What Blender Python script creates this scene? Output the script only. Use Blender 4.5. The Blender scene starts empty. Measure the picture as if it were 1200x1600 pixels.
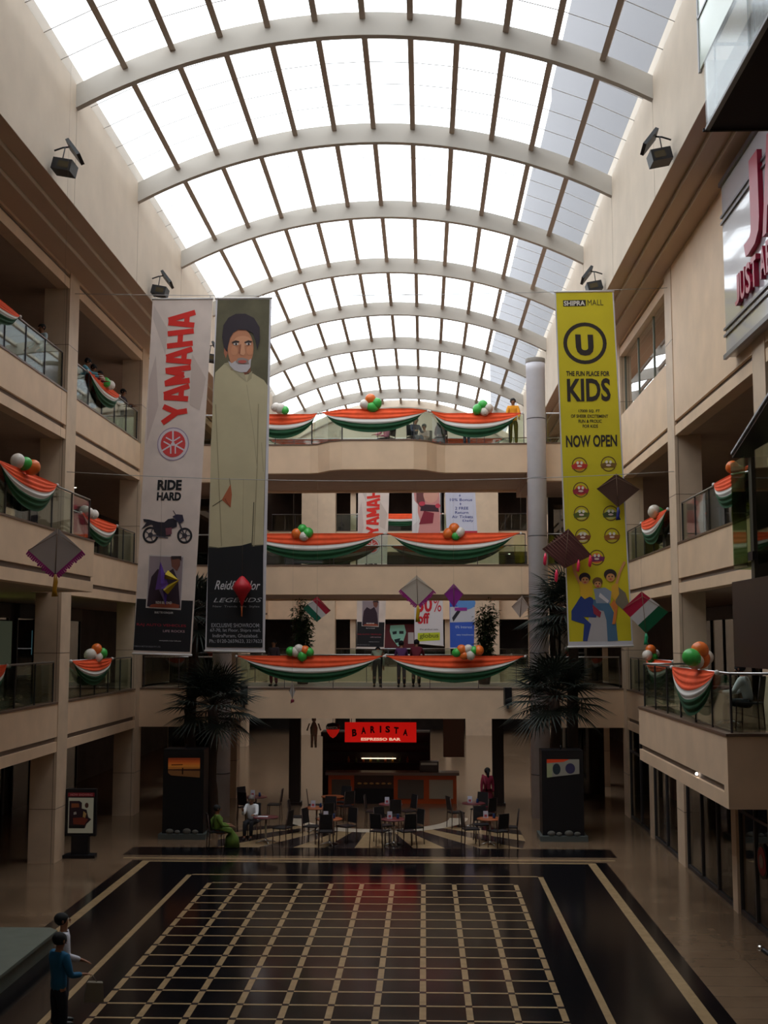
import bpy, bmesh, math, random
from mathutils import Vector, Matrix
R = math.radians
rnd = random.Random(7)
scene = bpy.context.scene
COL = scene.collection

# ------------------------------------------------------------------ camera, sky, exposure
cd = bpy.data.cameras.new('camera'); cam = bpy.data.objects.new('camera', cd); COL.objects.link(cam)
cam.location = (0, 0, 6.0)
cam.rotation_euler = (R(90 + 6.07), 0, R(1.94))
cd.sensor_fit = 'VERTICAL'; cd.sensor_height = 36; cd.lens = 1859.7 / 1600 * 36
cd.clip_end = 400
scene.camera = cam
w = bpy.data.worlds.new('overcast_sky'); scene.world = w; w.use_nodes = True
bg = w.node_tree.nodes['Background']
bg.inputs[0].default_value = (0.96, 0.98, 1.0, 1)
bg.inputs[1].default_value = 3.6
# light portals: tell the sampler that daylight only enters through the glass vault
for k in range(5):
    ld = bpy.data.lights.new('skylight_portal', 'AREA'); ld.shape = 'RECTANGLE'
    ld.size = 14.2; ld.size_y = 11.5; ld.cycles.is_portal = True
    lo = bpy.data.objects.new('skylight_portal', ld); COL.objects.link(lo)
    lo.location = (-1.475, 23.8 + 11.5 * k, 21.75)
scene.view_settings.view_transform = 'Standard'
try: scene.view_settings.look = 'None'
except Exception: pass
scene.view_settings.exposure = 0.0
scene.view_settings.gamma = 1.0
scene.view_settings.use_curve_mapping = False

# ------------------------------------------------------------------ materials
def s2l(c):
    return tuple(((x / 255) / 12.92 if x / 255 <= 0.04045 else ((x / 255 + 0.055) / 1.055) ** 2.4) for x in c)
_m = {}
def mat(name, col, rough=0.6, metal=0.0, var=0.0, scale=3.0, bump=0.0, bscale=20.0, emit=None, coat=0.0, spec=0.5):
    if name in _m: return _m[name]
    m = bpy.data.materials.new(name); m.use_nodes = True; nt = m.node_tree
    b = nt.nodes['Principled BSDF']
    b.inputs['Base Color'].default_value = (*col, 1)
    b.inputs['Roughness'].default_value = rough; b.inputs['Metallic'].default_value = metal
    b.inputs['Specular IOR Level'].default_value = spec
    if coat: b.inputs['Coat Weight'].default_value = coat
    if emit:
        b.inputs['Emission Color'].default_value = (*emit[0], 1); b.inputs['Emission Strength'].default_value = emit[1]
    if var or bump:
        tc = nt.nodes.new('ShaderNodeTexCoord')
    if var:
        n = nt.nodes.new('ShaderNodeTexNoise'); n.inputs['Scale'].default_value = scale; n.inputs['Detail'].default_value = 5
        nt.links.new(tc.outputs['Object'], n.inputs['Vector'])
        r = nt.nodes.new('ShaderNodeValToRGB')
        r.color_ramp.elements[0].position = 0.3; r.color_ramp.elements[1].position = 0.7
        r.color_ramp.elements[0].color = (*[c * (1 - var) for c in col], 1)
        r.color_ramp.elements[1].color = (*[min(1, c * (1 + var)) for c in col], 1)
        nt.links.new(n.outputs['Fac'], r.inputs['Fac']); nt.links.new(r.outputs['Color'], b.inputs['Base Color'])
    if bump:
        n2 = nt.nodes.new('ShaderNodeTexNoise'); n2.inputs['Scale'].default_value = bscale
        nt.links.new(tc.outputs['Object'], n2.inputs['Vector'])
        bp = nt.nodes.new('ShaderNodeBump'); bp.inputs['Strength'].default_value = bump; bp.inputs['Distance'].default_value = 0.02
        nt.links.new(n2.outputs['Fac'], bp.inputs['Height']); nt.links.new(bp.outputs['Normal'], b.inputs['Normal'])
    _m[name] = m; return m
def glass(name, tint, refl=0.12, rough=0.02, glossc=(1, 1, 1), gain=0.6):
    if name in _m: return _m[name]
    m = bpy.data.materials.new(name); m.use_nodes = True; nt = m.node_tree; nt.nodes.clear()
    o = nt.nodes.new('ShaderNodeOutputMaterial'); t = nt.nodes.new('ShaderNodeBsdfTransparent'); t.inputs[0].default_value = (*tint, 1)
    g = nt.nodes.new('ShaderNodeBsdfGlossy'); g.inputs['Roughness'].default_value = rough; g.inputs[0].default_value = (*glossc, 1)
    lw = nt.nodes.new('ShaderNodeLayerWeight'); lw.inputs[0].default_value = 0.35
    mp = nt.nodes.new('ShaderNodeMapRange'); mp.inputs['To Min'].default_value = refl; mp.inputs['To Max'].default_value = min(1, refl + gain)
    mx = nt.nodes.new('ShaderNodeMixShader')
    nt.links.new(lw.outputs['Fresnel'], mp.inputs['Value']); nt.links.new(mp.outputs[0], mx.inputs[0])
    nt.links.new(t.outputs[0], mx.inputs[1]); nt.links.new(g.outputs[0], mx.inputs[2]); nt.links.new(mx.outputs[0], o.inputs[0])
    _m[name] = m; return m
def frosted(name, tint, milk):
    m = bpy.data.materials.new(name); m.use_nodes = True; nt = m.node_tree; nt.nodes.clear()
    o = nt.nodes.new('ShaderNodeOutputMaterial'); t = nt.nodes.new('ShaderNodeBsdfTransparent'); t.inputs[0].default_value = (*tint, 1)
    d = nt.nodes.new('ShaderNodeBsdfTranslucent'); d.inputs[0].default_value = (0.8, 0.82, 0.85, 1)
    tc = nt.nodes.new('ShaderNodeTexCoord'); n = nt.nodes.new('ShaderNodeTexNoise'); n.inputs['Scale'].default_value = 0.6
    mp = nt.nodes.new('ShaderNodeMapRange'); mp.inputs['To Min'].default_value = milk * 0.7; mp.inputs['To Max'].default_value = milk * 1.3
    mx = nt.nodes.new('ShaderNodeMixShader')
    nt.links.new(tc.outputs['Object'], n.inputs['Vector']); nt.links.new(n.outputs['Fac'], mp.inputs['Value']); nt.links.new(mp.outputs[0], mx.inputs[0])
    nt.links.new(t.outputs[0], mx.inputs[1]); nt.links.new(d.outputs[0], mx.inputs[2]); nt.links.new(mx.outputs[0], o.inputs[0])
    _m[name] = m; return m
def marble(name, col, dark, tile=(1.2, 0.6), rough=0.2, grout=0.75):
    m = bpy.data.materials.new(name); m.use_nodes = True; nt = m.node_tree; b = nt.nodes['Principled BSDF']
    tc = nt.nodes.new('ShaderNodeTexCoord')
    br = nt.nodes.new('ShaderNodeTexBrick'); br.offset = 0.0; br.inputs['Scale'].default_value = 1.0
    br.inputs['Brick Width'].default_value = tile[0]; br.inputs['Row Height'].default_value = tile[1]; br.inputs['Mortar Size'].default_value = 0.008
    br.inputs['Color1'].default_value = (*col, 1); br.inputs['Color2'].default_value = (*dark, 1)
    br.inputs['Mortar'].default_value = (*[c * grout for c in dark], 1); br.inputs['Bias'].default_value = -0.2
    nt.links.new(tc.outputs['Object'], br.inputs['Vector'])
    n = nt.nodes.new('ShaderNodeTexNoise'); n.inputs['Scale'].default_value = 1.3; n.inputs['Detail'].default_value = 8
    nt.links.new(tc.outputs['Object'], n.inputs['Vector'])
    mx = nt.nodes.new('ShaderNodeMixRGB'); mx.blend_type = 'MULTIPLY'; mx.inputs[0].default_value = 0.55
    rp = nt.nodes.new('ShaderNodeValToRGB'); rp.color_ramp.elements[0].position = 0.3; rp.color_ramp.elements[0].color = (.55, .52, .5, 1); rp.color_ramp.elements[1].position = 0.65
    nt.links.new(n.outputs['Fac'], rp.inputs['Fac']); nt.links.new(br.outputs['Color'], mx.inputs[1]); nt.links.new(rp.outputs['Color'], mx.inputs[2])
    nt.links.new(mx.outputs[0], b.inputs['Base Color']); b.inputs['Roughness'].default_value = rough
    _m[name] = m; return m

STONE = mat('beige_stone', (0.80, 0.575, 0.39), 0.55, var=0.07, scale=1.2)
PIER = mat('beige_stone_pier', (0.68, 0.51, 0.36), 0.5, var=0.08, scale=1.6)
PLASTER = mat('cream_plaster', (0.67, 0.56, 0.445), 0.75, var=0.06, scale=0.9)
SOFFIT = mat('shaded_soffit', (0.50, 0.36, 0.28), 0.8, var=0.05)  # beige plaster, its underside shade put into a browner colour
GROOVE = mat('vent_slot', (0.20, 0.155, 0.135), 0.7)
COPING = mat('brown_granite', (0.16, 0.10, 0.07), 0.35)
RIBP = mat('rib_paint', (0.44, 0.40, 0.35), 0.6, var=0.04, scale=0.8)
PURL = mat('purlin_paint', (0.42, 0.33, 0.26), 0.6)
PANE = frosted('skylight_pane', (0.93, 0.95, 0.96), 0.05)
RGLASS = glass('rail_glass', (0.82, 0.88, 0.83), 0.03, gain=.4)
DGLASS = glass('dark_shop_glass', (0.16, 0.16, 0.17), 0.12)
WGLASS = glass('window_glass', (0.35, 0.42, 0.38), 0.55, 0.01)
STEEL = mat('brushed_steel', (0.55, 0.53, 0.52), 0.3, 1.0)
DSTEEL = mat('dark_steel', (0.08, 0.075, 0.08), 0.4, 0.6)
BLACK = mat('black_plastic', (0.005, 0.005, 0.008), 0.45)
SILVER = mat('silver_cladding', (0.74, 0.72, 0.78), 0.45, 0.0, var=0.04)
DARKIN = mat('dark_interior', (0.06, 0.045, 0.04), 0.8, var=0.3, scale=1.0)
FLOORM = marble('beige_marble', (0.23, 0.15, 0.092), (0.18, 0.115, 0.07), rough=0.16)
GRAN = mat('black_granite', (0.006, 0.0055, 0.007), 0.14, var=0.2, scale=9, spec=.3)
GRAN2 = mat('brown_black_granite', (0.040, 0.030, 0.030), 0.10, var=0.2, scale=9)
TAN = mat('tan_marble', (0.38, 0.26, 0.14), 0.18, var=0.12, scale=5)
IVORY = mat('ivory_marble', (0.62, 0.53, 0.42), 0.2, var=0.08, scale=4)

# ------------------------------------------------------------------ mesh builder
class MB:
    def __init__(s): s.v = []; s.f = []; s.mi = []; s.mats = []; s.sm = []
    def mid(s, m):
        if m not in s.mats: s.mats.append(m)
        return s.mats.index(m)
    def add(s, vs, fs, m, smooth=False):
        o = len(s.v); s.v += [tuple(p) for p in vs]; k = s.mid(m)
        for f in fs: s.f.append([i + o for i in f]); s.mi.append(k); s.sm.append(smooth)
        return s
    def box(s, x0, x1, y0, y1, z0, z1, m):
        if x0 > x1: x0, x1 = x1, x0
        if y0 > y1: y0, y1 = y1, y0
        vs = [(x, y, z) for z in (z0, z1) for x, y in ((x0, y0), (x1, y0), (x1, y1), (x0, y1))]
        return s.add(vs, [(3, 2, 1, 0), (4, 5, 6, 7), (0, 1, 5, 4), (1, 2, 6, 5), (2, 3, 7, 6), (3, 0, 4, 7)], m)
    def obox(s, c, ax, ay, az, m):      # oriented box, half vectors
        c = Vector(c); ax = Vector(ax); ay = Vector(ay); az = Vector(az)
        vs = [c + a * ax + b * ay + d * az for d in (-1, 1) for a, b in ((-1, -1), (1, -1), (1, 1), (-1, 1))]
        return s.add(vs, [(3, 2, 1, 0), (4, 5, 6, 7), (0, 1, 5, 4), (1, 2, 6, 5), (2, 3, 7, 6), (3, 0, 4, 7)], m)
    def prism(s, poly, z0, z1, m):
        n = len(poly)
        vs = [(x, y, z0) for x, y in poly] + [(x, y, z1) for x, y in poly]
        return s.add(vs, [tuple(range(n - 1, -1, -1)), tuple(range(n, 2 * n))] + [(i, (i + 1) % n, n + (i + 1) % n, n + i) for i in range(n)], m)
    def extr(s, pts, d, m, smooth=False):      # planar polygon pts (3D) extruded by vector d
        n = len(pts); d = Vector(d); P = [Vector(p) for p in pts]
        return s.add(P + [p + d for p in P], [tuple(range(n - 1, -1, -1)), tuple(range(n, 2 * n))] + [(i, (i + 1) % n, n + (i + 1) % n, n + i) for i in range(n)], m, smooth)
    def tube(s, pts, r, m, seg=8, caps=True):
        P = [Vector(p) for p in pts]; rs = r if isinstance(r, (list, tuple)) else [r] * len(P)
        vs = []; up = Vector((0, 0, 1))
        for i, p in enumerate(P):
            t = (P[min(i + 1, len(P) - 1)] - P[max(i - 1, 0)]).normalized()
            a = t.cross(up) if abs(t.z) < 0.95 else t.cross(Vector((0, 1, 0)))
            a.normalize(); b = a.cross(t).normalized()
            for k in range(seg):
                an = 2 * math.pi * k / seg; vs.append(p + (a * math.cos(an) + b * math.sin(an)) * rs[i])
        fs = [(i * seg + k, i * seg + (k + 1) % seg, (i + 1) * seg + (k + 1) % seg, (i + 1) * seg + k) for i in range(len(P) - 1) for k in range(seg)]
        if caps: fs += [tuple(range(seg - 1, -1, -1)), tuple((len(P) - 1) * seg + k for k in range(seg))]
        return s.add(vs, fs, m, True)
    def lathe(s, c, prof, m, seg=20):
        vs = [(c[0] + r * math.cos(2 * math.pi * k / seg), c[1] + r * math.sin(2 * math.pi * k / seg), c[2] + z) for r, z in prof for k in range(seg)]
        n = len(prof)
        fs = [(i * seg + k, i * seg + (k + 1) % seg, (i + 1) * seg + (k + 1) % seg, (i + 1) * seg + k) for i in range(n - 1) for k in range(seg)]
        fs += [tuple(range(seg - 1, -1, -1)), tuple((n - 1) * seg + k for k in range(seg))]
        return s.add(vs, fs, m, True)
    def ell(s, c, r, m, seg=14, rings=9, rot=None):
        if not isinstance(r, (tuple, list)): r = (r, r, r)
        vs = []
        for i in range(rings + 1):
            th = math.pi * i / rings
            for k in range(seg):
                ph = 2 * math.pi * k / seg
                v = Vector((r[0] * math.sin(th) * math.cos(ph), r[1] * math.sin(th) * math.sin(ph), r[2] * math.cos(th)))
                if rot: v = rot @ v
                vs.append(Vector(c) + v)
        fs = [(i * seg + k, (i + 1) * seg + k, (i + 1) * seg + (k + 1) % seg, i * seg + (k + 1) % seg) for i in range(rings) for k in range(seg)]
        return s.add(vs, fs, m, True)
    def build(s, name, parent=None, loc=None, merge=True):
        me = bpy.data.meshes.new(name)
        off = Vector(loc) if loc else Vector((0, 0, 0))
        me.from_pydata([Vector(v) - off for v in s.v], [], s.f)
        for m in s.mats: me.materials.append(m)
        for i, p in enumerate(me.polygons): p.material_index = s.mi[i]; p.use_smooth = s.sm[i]
        if merge:
            bm = bmesh.new(); bm.from_mesh(me); bmesh.ops.remove_doubles(bm, verts=bm.verts, dist=1e-5)
            bm.to_mesh(me); bm.free()
        me.update()
        o = bpy.data.objects.new(name, me); COL.objects.link(o); o.location = off
        if parent is not None:
            o.parent = parent; o.location = off - Vector(parent.location) if loc else -Vector(parent.location)
        return o
def tag(o, label=None, cat=None, group=None, kind=None):
    if label: o['label'] = label
    if cat: o['category'] = cat
    if group: o['group'] = group
    if kind: o['kind'] = kind
    return o
def empty(name, loc, label, cat, group=None):
    o = bpy.data.objects.new(name, None); COL.objects.link(o); o.location = loc; o.empty_display_size = 0.2
    return tag(o, label, cat, group)
def part(mb, name, parent):     # mesh given in world coordinates; a part of a part is a sub-part
    if parent.parent is None: return mb.build(name, parent)
    o = mb.build(name); o.parent = parent; return o
def struct(mb, name): return tag(mb.build(name), kind='structure')
def copy_tree(o, parent=None):
    c = o.copy(); COL.objects.link(c)
    if parent is not None: c.parent = parent
    for ch in list(o.children): copy_tree(ch, c)
    return c
def kids(o):
    return [c for c in COL.objects if c.parent == o]
def dup(o, loc, label=None, group=None, rz=None, scale=None):
    c = copy_tree(o); c.location = loc
    if label: c['label'] = label
    if group: c['group'] = group
    if rz is not None: c.rotation_euler = (0, 0, rz)
    if scale: c.scale = (scale,) * 3
    return c
# ------------------------------------------------------------------ the mall: dimensions in metres
XL, XR = -9.95, 6.85            # atrium faces of the left / right piers
UL, UR = -8.53, 5.58            # upper walls under the vault
FZ = (4.29, 8.59, 12.89)        # gallery floor levels
BZ = (2.95, 7.22, 11.52)        # underside of each gallery edge
PY = [-2.4, 6.3, 15.0, 23.7, 32.4, 41.1, 49.8, 58.5, 67.2]
YF = 76.0                       # far end wall
YB = 41.8                       # front of the bridge
YN = -5.0                       # near end

# ---- ground floor with its inlaid pattern
b = MB()
CX = -1.555
b.box(-15.5, 13, YN, YF + 4, -0.3, 0.0, FLOORM)
def slab(x0, x1, y0, y1, m, h): b.box(x0, x1, y0, y1, 0.0, h, m)
slab(CX - 6.42, CX + 6.42, 2, 33.0, GRAN, 0.002)
slab(CX - 6.12, CX + 6.12, 2, 32.93, TAN, 0.004)
slab(CX - 5.90, CX + 5.90, 2, 32.78, GRAN, 0.006)
slab(-8.45, 5.28, 33.75, 35.05, GRAN, 0.002)
slab(-8.3, 5.15, 33.24, 33.40, TAN, 0.002); slab(-8.2, 5.05, 33.40, 33.75, FLOORM, 0.001)
# thin inner frame line
for (x0, x1, y0, y1) in ((CX - 4.53, CX + 4.53, 31.0, 31.1), (CX - 4.53, CX - 4.40, 2, 31.1), (CX + 4.40, CX + 4.53, 2, 31.1)):
    slab(x0, x1, y0, y1, TAN, 0.008)
c = 0.7527; gx0 = CX - 5 * c; gy1 = 30.05
for i in range(11): slab(gx0 + i * c - .055, gx0 + i * c + .055, gy1 - 34 * c, gy1, TAN, 0.008)
for j in range(35): slab(gx0 - .03, gx0 + 10 * c + .03, gy1 - j * c - .035, gy1 - j * c + .035, TAN, 0.009)
for i in range(11):
    for j in range(35):
        x = gx0 + i * c; y = gy1 - j * c
        slab(x - .057, x + .057, y - .05, y + .05, GRAN2, 0.011)
# radial pattern in front of the cafe
cc = (-1.62, 40.9); R0 = 3.05
def radial(a0, a1, r0, m, h):
    p = []
    for a in (a0, a1):
        p.append((cc[0] + r0 * math.cos(a), cc[1] + r0 * math.sin(a)))
    q = []
    for a in (a1, a0):
        t = min((35.1 - cc[1]) / math.sin(a), 4.6 / max(.01, abs(math.cos(a)))); q.append((cc[0] + t * math.cos(a), cc[1] + t * math.sin(a)))
    b.prism(p + q, 0.0, h, m)
N = 15
for k in range(N):
    a0 = R(208 + k * (124 / N)); a1 = R(208 + (k + 1) * (124 / N))
    radial(a0, a1, R0, GRAN2 if k % 2 == 0 else TAN, 0.002)
ring = [(cc[0] + r * math.cos(R(a)), cc[1] + r * math.sin(R(a))) for r, rng in ((R0, range(180, 361, 6)), (R0 - 0.62, range(360, 179, -6))) for a in rng]
n = len(ring) // 2
for i in range(n - 1):
    b.prism([ring[i], ring[i + 1], ring[2 * n - 2 - i], ring[2 * n - 1 - i]], 0.0, 0.005, IVORY)
struct(b, 'floor')

# ---- upper walls with the stepped cornice
def upper_wall(s, name):
    X = lambda l, r: l if s < 0 else r
    b = MB()
    prof = [(X(UL, UR), 19.75), (X(UL, UR), 16.55), (X(-8.97, 6.0), 16.55), (X(-8.95, 5.98), 16.42), (X(-9.39, 6.42), 16.42),
            (X(-9.37, 6.40), 16.29), (X(XL, XR), 16.29), (X(XL - .3, XR + .3), 16.29), (X(XL - .3, XR + .3), 19.75)]
    b.extr([(x, YN, z) for x, z in prof], (0, YF - YN, 0), PLASTER)
    # thin panel joints
    for y in [27.9 + 6.35 * n for n in range(-3, 8)]:
        xu = X(UL, UR); b.box(xu - .004, xu + .004, y - .012, y + .012, 16.56, 19.1, mat('panel_joint', (.42, .34, .26), .8))
    # flat soffit strips: shade of the undersides put into a darker colour
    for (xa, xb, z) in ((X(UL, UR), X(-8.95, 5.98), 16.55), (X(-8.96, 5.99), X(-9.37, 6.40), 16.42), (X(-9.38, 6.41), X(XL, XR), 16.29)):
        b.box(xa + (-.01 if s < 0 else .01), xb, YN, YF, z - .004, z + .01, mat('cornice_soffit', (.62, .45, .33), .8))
    struct(b, name)
upper_wall(-1, 'wall_left'); upper_wall(1, 'wall_right')

# ---- gallery edges (spandrels) and decks
def edge(b, s, z0, z1, y0, y1, x=None, th=0.34, cop=True):
    """one gallery edge running along Y: stone face, recessed vent slot, granite coping"""
    xf = x if x is not None else (XL - .02 if s < 0 else XR + .02)
    xb = xf - th if s < 0 else xf + th
    xr = xf - .07 if s < 0 else xf + .07
    b.box(xf, xb, y0, y1, z0, z0 + .27, STONE)
    b.box(xr, xb, y0, y1, z0 + .27, z0 + .40, GROOVE)
    b.box(xf, xb, y0, y1, z0 + .40, z1 - (.05 if cop else 0), STONE)
    if cop: b.box(xf + (.02 if s < 0 else -.02), xb, y0, y1, z1 - .05, z1, COPING)
bays = [(a + 0.9, c2) for a, c2 in zip(PY[:-1], PY[1:])] + [(PY[-1] + .9, YF)]
k = 1
GD = 4.6      # gallery depth
for s in (-1, 1):
    xf = XL if s < 0 else XR
    for lv in range(3):
        b = MB()
        for (y0, y1) in bays:
            if s < 0 and lv == 1 and y0 < 30: continue          # projecting balconies built apart
            if s > 0 and lv == 0 and y0 < 30: continue
            edge(b, s, BZ[lv], FZ[lv], y0, y1, cop=not (s > 0 and lv == 2))
        struct(b, 'trim_%d' % k); k += 1
        d = MB()
        x0 = xf + s * .36; x1 = xf + s * GD; xm = xf + s * .74
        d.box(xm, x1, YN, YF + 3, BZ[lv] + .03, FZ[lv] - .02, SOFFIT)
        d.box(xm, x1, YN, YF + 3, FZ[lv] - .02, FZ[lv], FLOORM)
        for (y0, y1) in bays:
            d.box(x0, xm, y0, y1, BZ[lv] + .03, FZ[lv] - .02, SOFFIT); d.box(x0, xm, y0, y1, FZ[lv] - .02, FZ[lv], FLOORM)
        struct(d, 'floor')
    # top beam under the cornice
    b = MB()
    for (y0, y1) in bays:
        if s > 0 and y1 < 33: continue
        xs = xf + s * .02; xb = xf + s * .36
        b.box(xs, xb, y0, y1, 15.81, 16.10, STONE)
        b.box(xs + s * .07, xb, y0, y1, 16.10, 16.22, GROOVE)
        b.box(xs, xb, y0, y1, 16.22, 16.29, STONE)
    struct(b, 'trim_%d' % k); k += 1
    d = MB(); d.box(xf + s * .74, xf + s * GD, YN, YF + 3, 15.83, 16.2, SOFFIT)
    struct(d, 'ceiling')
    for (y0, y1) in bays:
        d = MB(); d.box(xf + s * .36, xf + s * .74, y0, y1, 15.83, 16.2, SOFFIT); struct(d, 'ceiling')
# solid wall panels at the top level on the right, with the window of the second bay
b = MB()
for y0, y1 in bays[:4]:
    q = MB(); q.box(XR + .02, XR + .36, y0, y1, FZ[2], 16.29, STONE); struct(q, 'wall_right')
for y0, y1 in [(33.3, 41.1), bays[5], bays[6], bays[8]]:
    q = MB(); q.box(XR + .02, XR + .36, y0, y1, FZ[2], 13.72, STONE); struct(q, 'wall_right')
# window panes
b = MB(); f = MB()
b.box(XR + .20, XR + .22, 33.3, 41.1, 13.72, 15.81, WGLASS)
for y in (33.33, 35.9, 38.5, 41.07): f.box(XR + .17, XR + .25, y - .03, y + .03, 13.72, 15.81, mat('green_grey_frame', (.16, .17, .14), .4))
f.box(XR + .17, XR + .25, 33.3, 41.1, 13.72, 13.78, _m['green_grey_frame'])
wo = struct(b, 'window_1'); fo = f.build('window_frame', wo)
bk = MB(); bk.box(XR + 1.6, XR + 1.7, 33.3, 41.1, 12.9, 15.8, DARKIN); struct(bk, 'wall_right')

# ---- end walls
b = MB()
b.box(XL - 6, XR + 6, YN - .3, YN, -0.3, 22, PLASTER); struct(b, 'wall_near')
b = MB()
pr = [(CX - 7.2 + 14.4 * i / 24, 19.0 + 2.4 * (1 - ((i - 12) / 12) ** 2)) for i in range(25)]
b.extr([(UL - .2, YF, 16.0), (UR + .2, YF, 16.0)] + [(x, YF, z) for x, z in reversed(pr)], (0, .3, 0), PLASTER)
b.box(XL - .4, XR + .4, YF, YF + .3, 15.4, 16.0, PLASTER)
b.box(XL - .4, UL, YF, YF + .3, 16.0, 19.9, PLASTER); b.box(UR, XR + .4, YF, YF + .3, 16.0, 19.9, PLASTER)
for lv in range(3):
    b.box(XL - .4, XR + .4, YF, YF + .3, BZ[lv], FZ[lv] - .05, STONE); b.box(XL - .4, XR + .4, YF - .02, YF + .3, FZ[lv] - .05, FZ[lv], COPING)
for x0, x1 in ((-7.8, -5.65), (2.55, 4.7)):
    b.box(x0, x1, YF - .75, YF + .3, 0, 15.6, PIER)
for x0, x1 in ((-4.75, -4.4), (1.3, 1.65)): b.box(x0, x1, YF + .3, YF + .7, 0, 15.6, PIER)
# arched moulding above the end wall
for i in range(24):
    (xa, za), (xb, zb) = pr[i], pr[i + 1]
    b.extr([(xa, YF - .12, za - .55), (xb, YF - .12, zb - .55), (xb, YF - .12, zb - .47), (xa, YF - .12, za - .47)], (0, .12, 0), mat('moulding_paint', (.42, .35, .28), .7))
struct(b, 'wall_far')
d = MB()
for lv in range(3): d.box(XL - .4, XR + .4, YF + .3, YF + 4, BZ[lv] + .03, FZ[lv], SOFFIT)
d.box(XL - .4, XR + .4, YF + .3, YF + 4, 15.8, 16, SOFFIT)
struct(d, 'floor')
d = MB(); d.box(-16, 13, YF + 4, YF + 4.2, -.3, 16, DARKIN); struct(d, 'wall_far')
# louvre grilles on the end wall
g = empty('vent_grille', (-1.6, YF, 20.7), 'dark louvred grille pair high on the far end wall', 'vent')
for x0 in (-2.75, -1.5):
    m = MB(); m.box(x0, x0 + 1.1, YF - .06, YF, 20.45, 20.8, BLACK)
    for i in range(8): m.box(x0 + .04 + i * .13, x0 + .08 + i * .13, YF - .09, YF - .05, 20.45, 20.8, PURL)
    part(m, 'louvre_panel', g)

# ---- vault: ribs, purlins, panes
RC = 15.07; HW = 7.055
def zb(x): return 20.75 - RC + math.sqrt(RC * RC - (x - (UL + UR) / 2) ** 2)
XC = (UL + UR) / 2
AY = [27.8 + 6.35 * n for n in range(-5, 8)]
NS = 36
rib = None
for i, y in enumerate(AY):
    m = MB()
    xs = [XC - HW + 2 * HW * j / NS for j in range(NS + 1)]
    vs = []
    for x in xs: vs += [(x, 0, zb(x)), (x, .2, zb(x)), (x, .2, zb(x) + .59), (x, 0, zb(x) + .59)]
    fs = []
    for j in range(NS):
        a = 4 * j; c2 = a + 4
        for q in range(4): fs.append((a + q, c2 + q, c2 + (q + 1) % 4, a + (q + 1) % 4))
    if rib is None:
        m.add(vs, fs, RIBP); rib = m.build('roof_rib'); rib.location = (0, y, 0)
        rib['category'] = 'roof beam'; o = rib
    else:
        o = rib.copy(); COL.objects.link(o); o.location = (0, y, 0)
    o['group'] = 'curved ribs of the glass vault'
    names = {5: 'nearest full cream curved roof rib, crossing the top of the picture', 6: 'second cream curved roof rib from the camera',
             7: 'third cream curved roof rib from the camera', 8: 'fourth cream curved roof rib from the camera',
             9: 'fifth cream curved roof rib, counting from the camera', 10: 'third cream curved roof rib from the far end wall',
             11: 'second cream curved roof rib from the far end wall', 12: 'last cream curved roof rib, next to the far end wall'}
    o['label'] = names.get(i, 'cream curved roof rib above the camera, out of the picture')
NP = 12
m = MB(); pn = MB(); jn = MB()
px = [XC - HW + 2 * HW * j / NP for j in range(NP + 1)]
for j in range(1, NP):
    x = px[j]; t = math.atan2(zb(x + .1) - zb(x - .1), .2); z = zb(x) + .5
    m.obox((x, (YN + YF) / 2, z), (.07 * math.cos(t), 0, .07 * math.sin(t)), (0, (YF - YN) / 2, 0), (-.09 * math.sin(t), 0, .09 * math.cos(t)), PURL)
tag(m.build('roof_purlins'), kind='structure').name = 'trim_20'
ys = [YN] + AY + [YF]
for a, c2 in zip(px[:-1], px[1:]):
    za, zc = zb(a) + .6, zb(c2) + .6
    pn.extr([(a, YN, za), (c2, YN, zc), (c2, YN, zc + .012), (a, YN, za + .012)], (0, YF - YN, 0), PANE)
for ya, yb2 in zip(ys[:-1], ys[1:]):
    nj = 5
    for q in range(1, nj):
        y = ya + (yb2 - ya) * q / nj
        for a, c2 in zip(px[:-1], px[1:]):
            za, zc = zb(a) + .585, zb(c2) + .585
            jn.extr([(a, y - .012, za), (c2, y - .012, zc), (c2, y + .012, zc), (a, y + .012, za)], (0, 0, .012), mat('pane_joint', (.55, .52, .5), .6))
struct(pn, 'window_2'); struct(jn, 'trim_21')
# outside: neighbouring tall block seen through the right-hand panes
b = MB()
ED = mat('outside_render', (.15, .145, .155), .9)
yy = 8.0
for (ln, top) in ((14, 33.0), (6, 32.2), (9, 32.9), (8, 32.3), (11, 32.8), (9, 32.2), (12, 32.9), (16, 32.4), (18, 32.7)):
    b.box(6.3, 11, yy, yy + ln, 20, top, ED); yy += ln
struct(b, 'wall_outside')
b = MB(); b.box(UL, UR, YN - .3, 18.0, 21.95, 22.2, PLASTER); struct(b, 'ceiling')  # unseen opaque cover over the near vault, added to darken the near end
# parapets that close the roof beside the vault
b = MB()
b.box(UL - 8, UL - .02, YN - .3, YF + 4, 19.75, 20.0, PLASTER); b.box(UR + .02, UR + 8, YN - .3, YF + 4, 19.75, 20.0, PLASTER)
struct(b, 'ceiling')
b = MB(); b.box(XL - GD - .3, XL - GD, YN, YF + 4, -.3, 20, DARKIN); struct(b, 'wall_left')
b = MB(); b.box(XR + GD, XR + GD + .3, YN, YF + 4, -.3, 20, DARKIN); struct(b, 'wall_right')

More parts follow.
